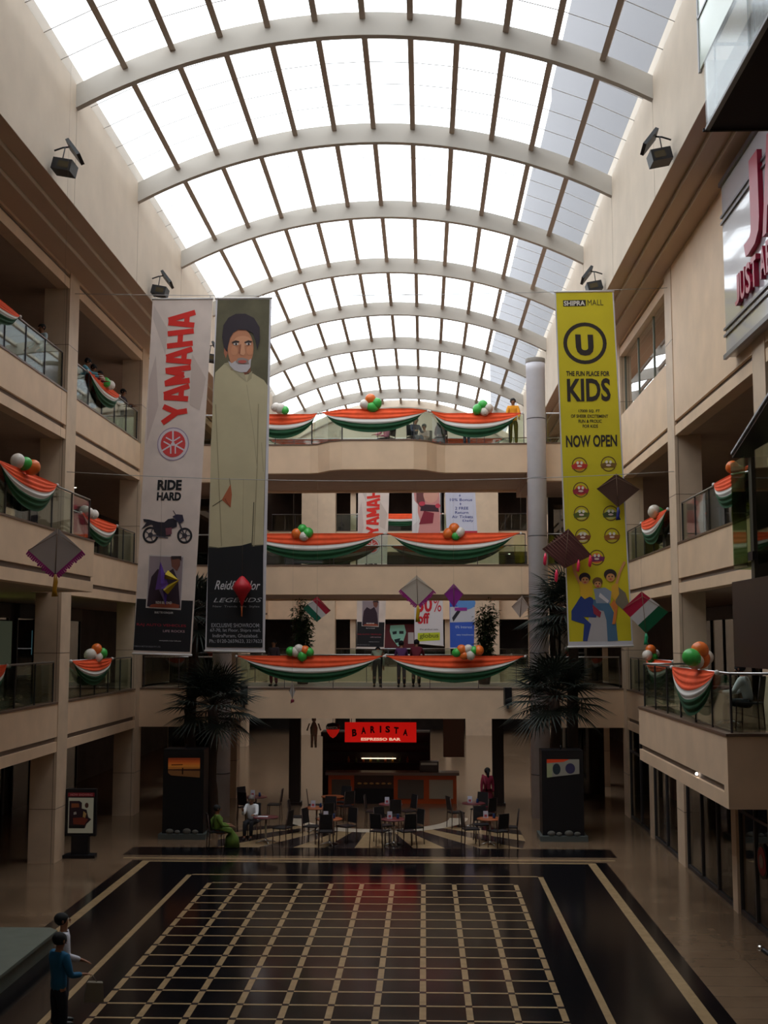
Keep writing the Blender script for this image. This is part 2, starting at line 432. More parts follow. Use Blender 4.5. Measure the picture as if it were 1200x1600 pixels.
# ---- bridge: decks at three levels across the atrium
for lv in range(3):
    b = MB()
    if lv == 2:
        front = [(-6.75, YB), (-4.05, YB), (-3.75, YB - .12), (-3.3, 41.1), (-2.85, 40.85), (-.35, 40.85), (.1, 41.1), (.45, 41.6), (.75, YB), (3.65, YB)]
    else: front = [(-6.75, YB), (3.65, YB)]
    zt, zb0 = FZ[lv], FZ[lv] - 1.05
    for (xa, ya), (xb, yb2) in zip(front[:-1], front[1:]):
        b.prism([(xa, ya), (xb, yb2), (xb, yb2 + .3), (xa, ya + .3)], zb0, zt - .05, STONE)
        b.prism([(xa, ya - .02), (xb, yb2 - .02), (xb, yb2 + .3), (xa, ya + .3)], zt - .05, zt, COPING)
    for xa, xb in ((XL - .02, -6.75), (3.65, XR + .02)):
        b.box(xa, xb, YB - .1, YB + .25, BZ[lv], zt - .05, STONE); b.box(xa, xb, YB - .12, YB + .25, zt - .05, zt, COPING)
    struct(b, 'trim_%d' % (30 + lv))
    d = MB()
    fp = [(x, y + .28) for x, y in front]
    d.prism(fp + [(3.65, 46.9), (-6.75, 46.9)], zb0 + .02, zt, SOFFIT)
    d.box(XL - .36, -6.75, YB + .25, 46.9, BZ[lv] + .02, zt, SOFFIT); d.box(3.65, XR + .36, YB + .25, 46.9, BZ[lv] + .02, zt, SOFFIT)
    struct(d, 'floor')
    b = MB(); b.box(XL, XR, 46.9, 47.2, zt - 1.1, zt, STONE); struct(b, 'trim_%d' % (33 + lv))
# shop block walls beside the bridge, behind the palms
for s, xa, xb in ((-1, XL, -7.9), (1, 4.85, XR)):
    for lv, (z0, z1) in enumerate(((0, 2.95), (4.29, 7.2), (8.59, 11.5))):
        b = MB(); b.box(xa, xb, 46.5, 46.7, z0, z1, DARKIN)
        b.box(xa + .2, xb - .2, 46.42, 46.44, z0 + .1, z1 - .3, DGLASS)
        struct(b, 'wall_left' if s < 0 else 'wall_right')

# ---- near mezzanine on which the photographer stands
b = MB(); b.box(-3, 3, YN, 2.0, 3.3, 4.29, STONE); struct(b, 'floor')
# ------------------------------------------------------------------ piers
def pier_mesh(s):
    b = MB(); xa, xb = (XL - .72, XL) if s < 0 else (XR, XR + .72)
    b.box(xa, xb, 0, .9, 0, 16.29, PIER)
    for z in (1.42, 5.6, 9.9, 14.2):                       # panel joints
        b.box(xa - .003, xb + .003, -.003, .903, z, z + .015, COPING)
    xj = xb - .09 if s < 0 else xa + .09
    b.box(xj - .006, xj + .006, -.003, .903, 0, 16.28, COPING)
    return b
plab = {(-1, 4): 'tall beige stone pier on the left side, directly behind the film poster stand',
        (-1, 5): 'tall beige stone pier on the left where the bridge meets the left side',
        (1, 4): 'tall beige stone pier on the right side, nearest one to the camera in view',
        (1, 5): 'tall beige stone pier on the right, behind the yellow banner where the bridge begins'}
for s in (-1, 1):
    first = None
    for i, y in enumerate(PY):
        if i < 3: continue
        if first is None:
            first = pier_mesh(s).build('stone_pier'); o = first
        else: o = first.copy(); COL.objects.link(o)
        o.location = (0, y, 0)
        sd = 'left' if s < 0 else 'right'
        tag(o, plab.get((s, i), ('beige stone pier on the %s side, %s' % (sd, {4: 'near', 5: 'bridge', 3: 'nearer than the balcony, outside the picture', 6: 'first one beyond the bridge', 7: 'second one beyond the bridge', 8: 'third one beyond the bridge'}[i]))), 'pier', 'tall stone piers of the mall')
# slim piers of the ground floor shopfronts on the right
for y, lab in ((27.1, 'slim beige pier between the two big shop windows on the lower right'), (36.9, 'slim beige shopfront pier on the right, beyond the tall pier')):
    b = MB(); b.box(XR, XR + .35, y, y + .42, 0, 2.95, PIER)
    tag(b.build('shopfront_pier'), lab, 'pier')
# square piers under the bridge
for x0, lab in ((-7.75, 'square brown stone pier under the bridge, left side'), (4.0, 'square brown stone pier behind the right silver column')):
    b = MB(); b.box(x0, x0 + .62, 45.6, 46.4, 0, 11.8, PIER)
    for z in (1.4, 5.6, 9.9): b.box(x0 - .003, x0 + .623, 45.597, 46.4, z, z + .015, COPING)
    tag(b.build('square_pier'), lab, 'pier')
# ------------------------------------------------------------------ silver columns
for x, lab in ((-6.98, 'round silver clad column on the left, beside the black planter box'), (3.92, 'tall round silver clad column on the right of the bridge')):
    t = empty('silver_column', (x, 41.15, 0), lab, 'column')
    m = MB(); m.lathe((x, 41.15, 0), [(.33, 0), (.33, 15.3), (.335, 15.31), (.335, 15.75)], SILVER, 28)
    for z in (1.42, 3.4, 5.5, 7.5, 9.5, 11.5, 13.6): m.lathe((x, 41.15, z), [(.333, 0), (.333, .035)], DSTEEL, 28)
    part(m, 'shaft', t)
    m = MB(); m.lathe((x, 41.15, 15.6), [(.34, 0), (.345, .02), (.345, .15), (.34, .16)], mat('dull_cap', (.3, .27, .24), .6), 28); part(m, 'cap', t)
# ------------------------------------------------------------------ projecting balconies
b = MB(); edge(b, -1, BZ[1], FZ[1], 2.0, 31.2, x=-8.75)
b.box(-9.09, XL - .36, 30.9, 31.2, BZ[1], FZ[1], STONE); b.box(-9.05, XL - .3, 2, 31.2, BZ[1] + .02, BZ[1] + .1, SOFFIT)
b.box(-9.05, XL - .3, 2, 30.9, FZ[1] - .1, FZ[1], FLOORM)
struct(b, 'trim_40')
b = MB(); edge(b, 1, BZ[0], FZ[0], 22.3, 30.9, x=5.45)
b.box(5.45, XR + 1.2, 22.0, 22.3, BZ[0], FZ[0] - .05, STONE); b.box(5.43, XR + 1.2, 21.98, 22.3, FZ[0] - .05, FZ[0], COPING)
b.box(5.79, XR + .4, 30.6, 30.9, BZ[0], FZ[0], STONE)
b.box(5.75, XR + .4, 22.3, 30.9, FZ[0] - .1, FZ[0], FLOORM); b.box(5.75, XR + .4, 22.3, 30.9, BZ[0] + .02, BZ[0] + .1, SOFFIT)
edge(b, 1, BZ[0], FZ[0], 31.0, 32.4)
struct(b, 'trim_41')
# ceiling spotlight in the balcony slot
t = MB(); t.ell((5.47, 24.6, 3.29), .03, mat('tiny_lamp', (1, 1, 1), .5, emit=((1, .95, .85), 8)), 10, 6); tag(t.build('spot_light'), 'tiny lit lamp in the slot of the right balcony edge', 'lamp')
# ------------------------------------------------------------------ shopfronts at the ground floor, right
SH = [mat('shop_' + n, s2l(c), .8) for n, c in (('red', (120, 50, 35)), ('teal', (60, 95, 90)), ('blue', (50, 60, 95)), ('sand', (120, 100, 70)), ('rust', (130, 75, 45)), ('grey', (90, 90, 85)))]
def shopwin(y0, y1, n, lab):
    t = empty('shop_window', (XR + .1, y0, 0), lab, 'shop window', 'shop windows along the right side')
    m = MB(); m.box(XR + .1, XR + .12, y0, y1, .02, 2.93, glass('shop_glass', (.55, .56, .55), .1)); part(m, 'glass_pane', t)
    f = MB()
    for y in [y0 + (y1 - y0) * i / n for i in range(n + 1)]: f.box(XR + .06, XR + .15, y - .04, y + .04, 0, 2.95, DSTEEL)
    f.box(XR + .06, XR + .15, y0, y1, 0, .1, DSTEEL); f.box(XR + .06, XR + .15, y0, y1, 2.2, 2.26, DSTEEL)
    part(f, 'frame', t)
shopwin(24.62, 27.1, 2, 'wide shop window at the lower right edge of the picture'); shopwin(27.52, 32.4, 3, 'shop window on the lower right just beyond the slim pier')
shopwin(33.3, 36.9, 2, 'shop window on the right beside the black box with a screen'); shopwin(37.32, 41.1, 2, 'farthest shop window on the right, beneath the bridge end')
# mannequins and racks inside the right hand shops
def mannequin(x, y, cm, lab, rz=0):
    t = empty('mannequin', (x, y, 0), lab, 'mannequin', 'mannequins in the right hand shops')
    m = MB(); m.lathe((x, y, 0), [(.2, 0), (.2, .02), (.03, .03), (.03, .2)], STEEL, 14)
    for sx in (-.09, .09): m.tube([(x + sx, y, .15), (x + sx, y, .5), (x + sx * .9, y, .92)], [.05, .065, .09], mat('mannequin_skin', (.45, .38, .32), .5), 8)
    m.tube([(x - .11, y, .9), (x + .11, y, .9)], .11, _m['mannequin_skin'], 8)
    part(m, 'legs', t)
    m = MB(); m.ell((x, y, 1.66), (.085, .1, .12), _m['mannequin_skin']); m.tube([(x, y, 1.5), (x, y, 1.6)], .05, _m['mannequin_skin'], 8); part(m, 'head', t)
    m = MB(); m.tube([(x, y, .8), (x, y, 1.0), (x, y, 1.25), (x, y, 1.42), (x, y, 1.5)], [.17, .15, .17, .19, .07], cm, 12)
    for sx in (-1, 1): m.tube([(x + sx * .17, y, 1.43), (x + sx * .24, y, 1.15), (x + sx * .23, y - .1, .9)], [.055, .045, .035], cm, 8)
    part(m, 'garment', t)
for q, (y, k2) in enumerate([(25.2, 3), (26.3, 5), (28.6, 4), (30.1, 2), (31.5, 0), (34.4, 1), (35.9, 0), (38.4, 1), (39.8, 3)]):
    mannequin(XR + .9, y, SH[k2], '%s dressed shop mannequin behind the right hand glass, %s' % (['red', 'teal', 'blue', 'sand', 'rust', 'grey'][k2], ['nearest the camera', 'second from the camera', 'third from the camera', 'fourth from the camera', 'fifth from the camera', 'past the tall pier', 'next past the tall pier', 'near the bridge', 'last before the bridge'][q]))
t = empty('round_wall_sign', (XR + .05, 25.3, 1.45), 'round red and black emblem on the lower right shop window', 'sign')
m = MB()
for r, mm, dx in ((.36, BLACK, .0), (.29, mat('sign_red', s2l((150, 45, 50)), .6), -.012), (.14, mat('sign_pale', s2l((150, 130, 120)), .6), -.024)):
    m.extr([(XR + .07 + dx, 25.3 + r * math.cos(a * math.pi / 12), 1.45 + r * math.sin(a * math.pi / 12)) for a in range(24)], (-.012, 0, 0), mm)
part(m, 'disc', t)
# ------------------------------------------------------------------ gallery back walls: shop glazing with a few lit windows
def backwall(s, lv, y0, y1, lit=None):
    xf = (XL - GD + .02) if s < 0 else (XR + GD - .02); z0 = 0 if lv < 0 else FZ[lv]; z1 = 2.95 if lv < 0 else (15.8 if lv == 2 else BZ[lv + 1])
    b = MB(); q = -s * .05
    b.box(xf, xf + q, y0, y1, z0, z1 - .5, DGLASS)
    n = max(2, int((y1 - y0) / 1.6))
    for i in range(n + 1):
        y = y0 + (y1 - y0) * i / n; b.box(xf, xf + q * 2, y - .04, y + .04, z0, z1 - .5, DSTEEL)
    b.box(xf, xf + q * 3, y0, y1, z1 - .5, z1, mat('shop_fascia', (.10, .075, .06), .6))
    return b
for s in (-1, 1):
    b = None
    for lv in (-1, 0, 1, 2):
        for (y0, y1) in bays[3:6]:
            bb = backwall(s, lv, y0, y1)
            if b is None: b = bb
            else:
                for mm in bb.mats: b.mid(mm)
                o = len(b.v); b.v += bb.v
                for f, mi, sm in zip(bb.f, bb.mi, bb.sm): b.f.append([i + o for i in f]); b.mi.append(b.mid(bb.mats[mi])); b.sm.append(sm)
    struct(b, 'wall_left' if s < 0 else 'wall_right')
def litwin(x, y0, y1, z0, z1, col, st, lab, s=-1):
    m = MB(); m.box(x, x - s * .06, y0, y1, z0, z1, mat('lit_%d' % len(_m), col, .6, emit=(col, st)))
    t = tag(m.build('lit_shop_window', loc=(x, (y0 + y1) / 2, z0)), lab, 'lit window')
litwin(XL - GD + .2, 33.3, 35.6, 4.7, 6.7, s2l((130, 165, 70)), 1.0, 'green lit shop window behind the left first floor gallery')
litwin(XL - GD + .12, 44.0, 45.2, 5.4, 6.3, s2l((90, 140, 150)), .7, 'small bluish lit panel deep in the left first floor gallery')
litwin(XL - GD + .2, 39.2, 41.0, 5.0, 6.6, s2l((70, 75, 60)), .35, 'dim grey lit shop window in the left first floor gallery, second bay')
litwin(XR + 2.6, 30.2, 31.3, 4.5, 6.5, s2l((110, 160, 160)), .6, 'pale teal lit display in the right first floor gallery', 1)
# ceiling downlights seen in the galleries
DL = mat('downlight', (1, 1, 1), .5, emit=((1, .93, .8), 4))
dl0 = None
for q, (x, y, z, lab) in enumerate([(-12.6, 39.6, BZ[2], 'bright ceiling downlight in the left second floor gallery'), (-12.9, 43.2, BZ[2], 'fainter ceiling downlight deep in the left second floor gallery'),
        (-12.2, 29.0, BZ[1], 'ceiling downlight in the left first floor gallery, nearer one'), (-12.6, 31.0, BZ[1], 'ceiling downlight in the left first floor gallery, farther one'),
        (-11.7, 38.0, BZ[1], 'ceiling downlight in the left first floor gallery past the pier'), (-11.9, 39.4, BZ[1], 'last ceiling downlight in the left first floor gallery'),
        (-8.8, 79, BZ[2], 'tiny far downlight in the left opening of the end wall'), (-3.0, 78.5, BZ[2], 'tiny far downlight in the middle opening of the end wall'), (5.6, 78.5, BZ[2], 'tiny far downlight in the right opening of the end wall'),
        (9.3, 31.2, BZ[1], 'ceiling downlight in the right first floor gallery')]):
    if dl0 is None:
        m = MB(); m.lathe((0, 0, 0), [(.06, -.02), (.07, -.01), (.07, .0)], DL, 14); dl0 = m.build('downlight'); o = dl0
    else: o = dl0.copy(); COL.objects.link(o)
    o.location = (x, y, z + .032 - (.0)); tag(o, lab, 'ceiling lamp', 'gallery downlights')
# ------------------------------------------------------------------ glass railings
def railing(pts, z, lab, h=1.1, posts=None, group='glass railings of the galleries', ends=True):
    t = empty('glass_railing', (pts[0][0], pts[0][1], z), lab, 'railing', group)
    t['group'] = group
    for (a, c2) in zip(pts[:-1], pts[1:]):
        d = Vector((c2[0] - a[0], c2[1] - a[1], 0)); L = d.length; n = max(1, round(L / 1.5)); d.normalize(); nr = Vector((-d.y, d.x, 0))
        g = MB()
        for i in range(n):
            p0 = Vector((a[0], a[1], 0)) + d * (L * i / n + .02); p1 = Vector((a[0], a[1], 0)) + d * (L * (i + 1) / n - .02)
            cth = (p0 + p1) / 2
            g.obox((cth.x, cth.y, z + .04 + (h - .12) / 2), d * (p1 - p0).length / 2, nr * .006, (0, 0, (h - .12) / 2), RGLASS)
        part(g, 'glass_panel', t)
        r = MB(); r.tube([(a[0], a[1], z + h - .03), (c2[0], c2[1], z + h - .03)], .025, STEEL, 8); part(r, 'handrail', t)
        for i in range(0 if ends else 1, n + 1, 1):
            p = Vector((a[0], a[1], 0)) + d * (L * i / n)
            q = MB(); q.obox((p.x, p.y, z + h / 2 - .02), d * .012, nr * .02, (0, 0, h / 2 - .02), DSTEEL); part(q, 'post', t)
    return t
inl, inr = XL - .14, XR + .14
railing([(inl, 24.7), (inl, 32.3)], FZ[2], 'glass railing of the top left gallery, nearer bay'); railing([(inl, 33.4), (inl, 41.0)], FZ[2], 'glass railing of the top left gallery, farther bay')
railing([(-8.87, 20.0), (-8.87, 31.1)], FZ[1], 'glass railing of the projecting second floor balcony on the left'); railing([(inl, 33.4), (inl, 41.0)], FZ[1], 'glass railing of the left second floor gallery past the pier')
railing([(inl, 24.7), (inl, 32.3)], FZ[0], 'glass railing of the left first floor gallery, nearer bay'); railing([(inl, 33.4), (inl, 41.0)], FZ[0], 'glass railing of the left first floor gallery, farther bay')
railing([(inr, 24.7), (inr, 32.3)], FZ[1], 'glass railing of the right second floor gallery, nearer bay'); railing([(inr, 33.4), (inr, 41.0)], FZ[1], 'glass railing of the right second floor gallery, farther bay')
railing([(inr, 33.4), (inr, 41.0)], FZ[0], 'glass railing of the right first floor gallery beyond the balcony')
railing([(6.8, 30.75), (5.58, 30.75), (5.58, 22.15), (8.0, 22.15)], FZ[0], 'glass railing around the projecting balcony on the right')
for lv in range(3):
    nm = ('first', 'second', 'top')[lv]
    yb0 = YB + .08
    railing([(XL + .1, yb0), (-7.4, yb0)], FZ[lv], 'glass railing left of the silver column on the %s floor' % nm, posts=1)
    railing([(4.35, yb0), (XR - .1, yb0)], FZ[lv], 'glass railing right of the silver column on the %s floor' % nm)
    if lv < 2: railing([(-6.6, yb0), (-1.5, yb0), (3.55, yb0)], FZ[lv], 'long glass railing along the front of the %s floor bridge' % nm)
    else: railing([(-6.6, yb0), (-4.0, yb0), (-2.85, 40.98), (-.35, 40.98), (.75, yb0), (3.55, yb0)], FZ[lv], 'bowed glass railing along the front of the top floor bridge')
    railing([(-9.6, 47.05), (6.5, 47.05)], FZ[lv], 'glass railing along the rear of the %s floor bridge' % nm)
    railing([(-9.8, YF + .1), (6.7, YF + .1)], FZ[lv], 'far railing across the end wall on the %s floor' % nm)
for lv in (1, 2):
    nm = ('first', 'second', 'top')[lv]
    for xx, sd in ((inl, 'left'), (inr, 'right')):
        railing([(xx, 59.45), (xx, 67.15)], FZ[lv], 'glass railing far beyond the bridge on the %s %s floor' % (sd, nm))
# ------------------------------------------------------------------ tricolour swags
SAF = mat('saffron_cloth', s2l((236, 84, 36)), .8, var=.1, scale=4); WHT = mat('white_cloth', s2l((225, 220, 215)), .8); GRN = mat('green_cloth', s2l((24, 78, 46)), .8, var=.15, scale=4)
def swag(p0, p1, drop, lab, out, folds=7, group='tricolour swags on the railings', bul=.14, seed=0, skew=0.0, via=None):
    """cloth tied at p0 and p1 (world points on the handrail) hanging `drop` in the middle; out = outward unit vector"""
    path = [Vector(p) for p in (via or [p0, p1])]
    p0 = path[0]; p1 = path[-1]; out = Vector(out); nu, nv = 36, 26
    sl = [(b2 - a2).length for a2, b2 in zip(path[:-1], path[1:])]; tl = sum(sl)
    def along(t):
        d = max(0, min(1, t)) * tl
        for a2, b2, l2 in zip(path[:-1], path[1:], sl):
            if d <= l2 + 1e-9: return a2.lerp(b2, d / l2)
            d -= l2
        return path[-1].copy()
    rr = random.Random(seed)
    b = MB(); vs = []
    for j in range(nv + 1):
        v = j / nv
        for i in range(nu + 1):
            u = i / nu; uu = u + skew * u * (1 - u)
            prof = (4 * uu * (1 - uu)) ** 0.85 if 0 < uu < 1 else 0
            sag = drop * v * prof
            pinch = 1 - .10 * v * (1 - prof)
            x = along(.5 + (u - .5) * pinch)
            fold = .022 * math.sin(v * folds * 2 * math.pi + 2 * math.sin(u * 3)) * prof + .03 * math.sin(u * 9 + seed) * v * prof
            ot = .07 + bul * math.sin(math.pi * min(1, v * .9)) * prof + fold
            hem = .035 * math.sin(v * 2.5) * (1 - prof)
            vs.append(x + out * ot + Vector((0, 0, .02 - sag - hem)))
    bands = []
    for j in range(nv):
        v = (j + .5) / nv; bands.append(SAF if v < .48 else (WHT if v < .66 else GRN))
    for j in range(nv):
        fs = [(j * (nu + 1) + i, j * (nu + 1) + i + 1, (j + 1) * (nu + 1) + i + 1, (j + 1) * (nu + 1) + i) for i in range(nu)]
        used = (nu + 1)
        b.add(vs[j * used:(j + 2) * used], [tuple(q - j * used for q in f) for f in fs], bands[j], True)
    for p in (p0, p1): b.ell(p + out * .06, .05, WHT, 8, 6)
    o = b.build('tricolour_swag', loc=(p0 + p1) / 2); tag(o, lab, 'swag', group)
    return o
L = (1, 0, 0); Rr = (-1, 0, 0); Fd = (0, -1, 0)
zt = [z + 1.07 for z in FZ]
swag((inl, 24.9, zt[2]), (inl, 28.6, zt[2]), .62, 'saffron white and green swag at the left edge on the top floor rail', L, seed=1)
swag((inl, 34.6, zt[2]), (inl, 38.3, zt[2]), .75, 'tricolour swag on the top left rail with people leaning above it', L, seed=2)
swag((-8.87, 24.0, zt[1]), (-8.87, 28.1, zt[1]), .85, 'large tricolour swag on the projecting left second floor balcony', L, seed=3)
swag((inl, 34.3, zt[1]), (inl, 38.4, zt[1]), .85, 'tricolour swag on the left second floor rail, past the pier', L, seed=4)
swag((inl, 33.7, zt[0]), (inl, 38.2, zt[0]), .78, 'tricolour swag on the left first floor rail, past the pier', L, seed=5)
swag((inl, 25.0, zt[0]), (inl, 28.5, zt[0]), .85, 'tricolour swag cut by the left edge on the first floor rail', L, seed=6)
swag((inr, 33.9, zt[1]), (inr, 38.1, zt[1]), .85, 'tricolour swag on the right second floor rail beside the yellow banner', Rr, seed=7)
swag((inr, 25.2, zt[1]), (inr, 28.5, zt[1]), .75, 'tricolour swag seen through the glass enclosure on the right second floor', Rr, seed=8)
swag((inr, 33.7, zt[0]), (inr, 37.8, zt[0]), .8, 'tricolour swag on the right first floor rail, behind the balcony swag', Rr, seed=9)
swag((5.58, 22.9, zt[0]), (5.58, 27.0, zt[0]), .95, 'large tricolour swag on the projecting right balcony', Rr, seed=10)
bg_ = 'long tricolour swags along the bridge fronts'
yb0 = YB + .08
swag((-6.6, yb0, zt[0] + .02), (-1.42, yb0, zt[0] + .02), .92, 'long tricolour swag on the first floor bridge, left half', Fd, group=bg_, seed=11, folds=5)
swag((-1.38, yb0, zt[0] + .02), (3.5, yb0, zt[0] + .02), .92, 'long tricolour swag on the first floor bridge, right half', Fd, group=bg_, seed=12, folds=5)
swag((-6.5, yb0, zt[1] + .02), (-1.4, yb0, zt[1] + .02), .95, 'long tricolour swag on the second floor bridge, left half', Fd, group=bg_, seed=13, folds=5)
swag((-1.35, yb0, zt[1] + .02), (3.4, yb0, zt[1] + .02), .95, 'long tricolour swag on the second floor bridge, right half', Fd, group=bg_, seed=14, folds=5)
swag(0, 0, .9, 'tricolour swag on the top floor bridge beside the portrait banner', Fd, group=bg_, seed=15, folds=5, via=[(-6.5, 41.88, zt[2]), (-4.0, 41.88, zt[2]), (-3.75, 41.68, zt[2])])
swag(0, 0, .85, 'middle tricolour swag on the bowed top floor bridge', Fd, group=bg_, seed=16, folds=5, via=[(-3.65, 41.6, zt[2]), (-2.85, 40.98, zt[2]), (-.35, 40.98, zt[2]), (.15, 41.38, zt[2])])
swag(0, 0, .9, 'tricolour swag on the top floor bridge under the man in yellow', Fd, group=bg_, seed=17, folds=5, via=[(.22, 41.46, zt[2]), (.75, 41.88, zt[2]), (3.5, 41.88, zt[2])])
rg = 'swags on the rear and far railings'
for lv in range(3):
    nm = ('first', 'second', 'top')[lv]
    for x0, x1, sd in ((-6.4, -1.6, 'left'), (-1.5, 3.4, 'right')):
        swag((x0, 47.02, zt[lv]), (x1, 47.02, zt[lv]), .8, 'tricolour swag on the rear rail of the %s floor bridge, %s half' % (nm, sd), (0, 1, 0), group=rg, seed=20 + lv)
swag((-4.3, YF + .06, zt[2]), (1.2, YF + .06, zt[2]), .8, 'distant tricolour swag in the middle of the far end wall', Fd, group=rg, seed=31)
swag((inl, 60, zt[2]), (inl, 64, zt[2]), .9, 'distant tricolour swag on the left side beyond the bridge', L, group=rg, seed=32)
swag((inr, 60, zt[2]), (inr, 64, zt[2]), .9, 'distant tricolour swag on the right side beyond the bridge', Rr, group=rg, seed=33)
# ------------------------------------------------------------------ balloons
BC = {'white': mat('white_balloon', s2l((225, 215, 205)), .3), 'green': mat('green_balloon', s2l((70, 185, 80)), .3), 'orange': mat('orange_balloon', s2l((240, 120, 50)), .3)}
bal0 = {}
def balloon(x, y, z, c2, lab, grp, r=.15, tilt=(0, 0)):
    if c2 not in bal0:
        m = MB(); prof = [(.001, -1.2), (.1, -1.22), (.12, -1.15), (.05, -1.08)] + [(math.sin(math.pi * k / 12) * (1 if k > 6 else .98), -math.cos(math.pi * k / 12) * (1.05 if k > 6 else 1.12)) for k in range(1, 12)] + [(.001, 1.05)]
        m.lathe((0, 0, 0), prof, BC[c2], 18); o = m.build('balloon'); bal0[c2] = o
    else: o = bal0[c2].copy(); COL.objects.link(o)
    o.location = (x, y, z); o.scale = (r, r, r); o.rotation_euler = (tilt[0], tilt[1], 0)
    tag(o, lab, 'balloon', grp)
nb = 0
def bunch(x, y, z, cols, where, r=.16, seed=0, alongy=False, spread=1.0):
    rr = random.Random(seed + 100); n = len(cols); cnt = {}
    for i, c2 in enumerate(cols):
        cnt[c2] = cnt.get(c2, 0) + 1
    off = {3: [(-.9, .35), (0, .1), (.95, -.25)], 4: [(-1.1, 0), (0, .95), (.3, -.45), (1.1, .2)], 5: [(-1.4, .15), (-.5, -.4), (.25, .9), (.6, -.1), (1.5, .1)], 6: [(-1.9, .3), (-.9, .2), (-.2, .75), (.45, -.55), (1.0, .5), (1.9, .2)], 7: [(-2.3, .1), (-1.3, .7), (-.8, -.5), (0, .8), (.4, -.3), (1.2, .5), (2.2, .6)]}[n]
    for (dx, dz), c2 in zip(off, cols):
        dx = dx * r * spread; dz = dz * r; d = (.8 if i % 2 else -.8) * r
        p = (x + (dx * .75 - d * .3 if alongy else dx), y + (dx * .9 + d if alongy else d), z + dz)
        lab = '%s balloon on %s' % (c2, where)
        balloon(*p, c2, lab, 'balloons on ' + where, r * rr.uniform(.88, 1.08), (rr.uniform(-1.2, 1.2), rr.uniform(-1.2, 1.2)))
W, G, O = 'white', 'green', 'orange'
bunch(-5.1, 41.7, 14.12, [W, W, G], 'the top bridge swag beside the portrait banner', .17, 1)
bunch(-1.85, 40.7, 14.12, [W, O, G, G], 'the middle of the top floor bridge', .19, 2)
bunch(2.1, 41.6, 14.1, [G, G, W, W], 'the top floor bridge near the man in yellow', .17, 3)
bunch(-4.3, 41.6, 9.68, [O, G, W, G], 'the left swag of the second floor bridge', .18, 4)
bunch(1.05, 41.6, 9.68, [O, O, G, W], 'the right swag of the second floor bridge', .18, 5)
bunch(-4.35, 41.6, 5.5, [G, W, W, G, O, G], 'the left swag of the first floor bridge', .17, 6)
bunch(1.5, 41.6, 5.5, [G, O, O, W, W, G, O], 'the right swag of the first floor bridge', .17, 7)
bunch(inl + .1, 36.4, 13.95, [W, G, W], 'the top left swag below the onlookers', .17, 8, True)
bunch(-8.75, 25.6, 9.78, [W, G, O], 'the projecting left second floor balcony', .17, 9, True)
bunch(inl + .1, 35.0, 9.72, [W, W, W], 'the left second floor swag past the pier', .15, 10, True)
bunch(inl + .1, 36.2, 5.52, [W, O, W, G], 'the left first floor swag', .17, 11, True)
bunch(inr - .1, 35.6, 9.68, [W, G, O], 'the right second floor swag beside the yellow banner', .19, 12, True)
bunch(inr - .1, 26.6, 9.72, [O, W, G], 'the right second floor swag behind the glass', .16, 13, True)
bunch(inr - .1, 36.4, 5.5, [W, O, G, W], 'the right first floor swag past the balcony', .17, 14, True)
bunch(5.5, 24.6, 5.6, [G, W, O, O, W], 'the large swag of the right balcony', .17, 15, True, 1.1)
# ------------------------------------------------------------------ lettering and printed artwork
_tc = {}
def text_geo(body, bold=0.0, shear=0.0):
    key = (body, bold, shear)
    if key in _tc: return _tc[key]
    cu = bpy.data.curves.new('txt', 'FONT'); cu.body = body; cu.size = 1; cu.offset = bold; cu.shear = shear; cu.resolution_u = 3
    o = bpy.data.objects.new('txt', cu); COL.objects.link(o)
    dg = bpy.context.evaluated_depsgraph_get(); me = bpy.data.meshes.new_from_object(o.evaluated_get(dg))
    vs = [(v.co.x, v.co.y) for v in me.vertices]; fs = [tuple(p.vertices) for p in me.polygons]
    bpy.data.objects.remove(o); bpy.data.curves.remove(cu); bpy.data.meshes.remove(me)
    x0 = min(v[0] for v in vs); x1 = max(v[0] for v in vs); y0 = min(v[1] for v in vs); y1 = max(v[1] for v in vs)
    _tc[key] = ([((x - x0) / (x1 - x0), (y - y0) / (y1 - y0)) for x, y in vs], fs); return _tc[key]
def ink(c, rough=.75):
    n = 'ink_%02x%02x%02x' % c
    return mat(n, s2l(c), rough)
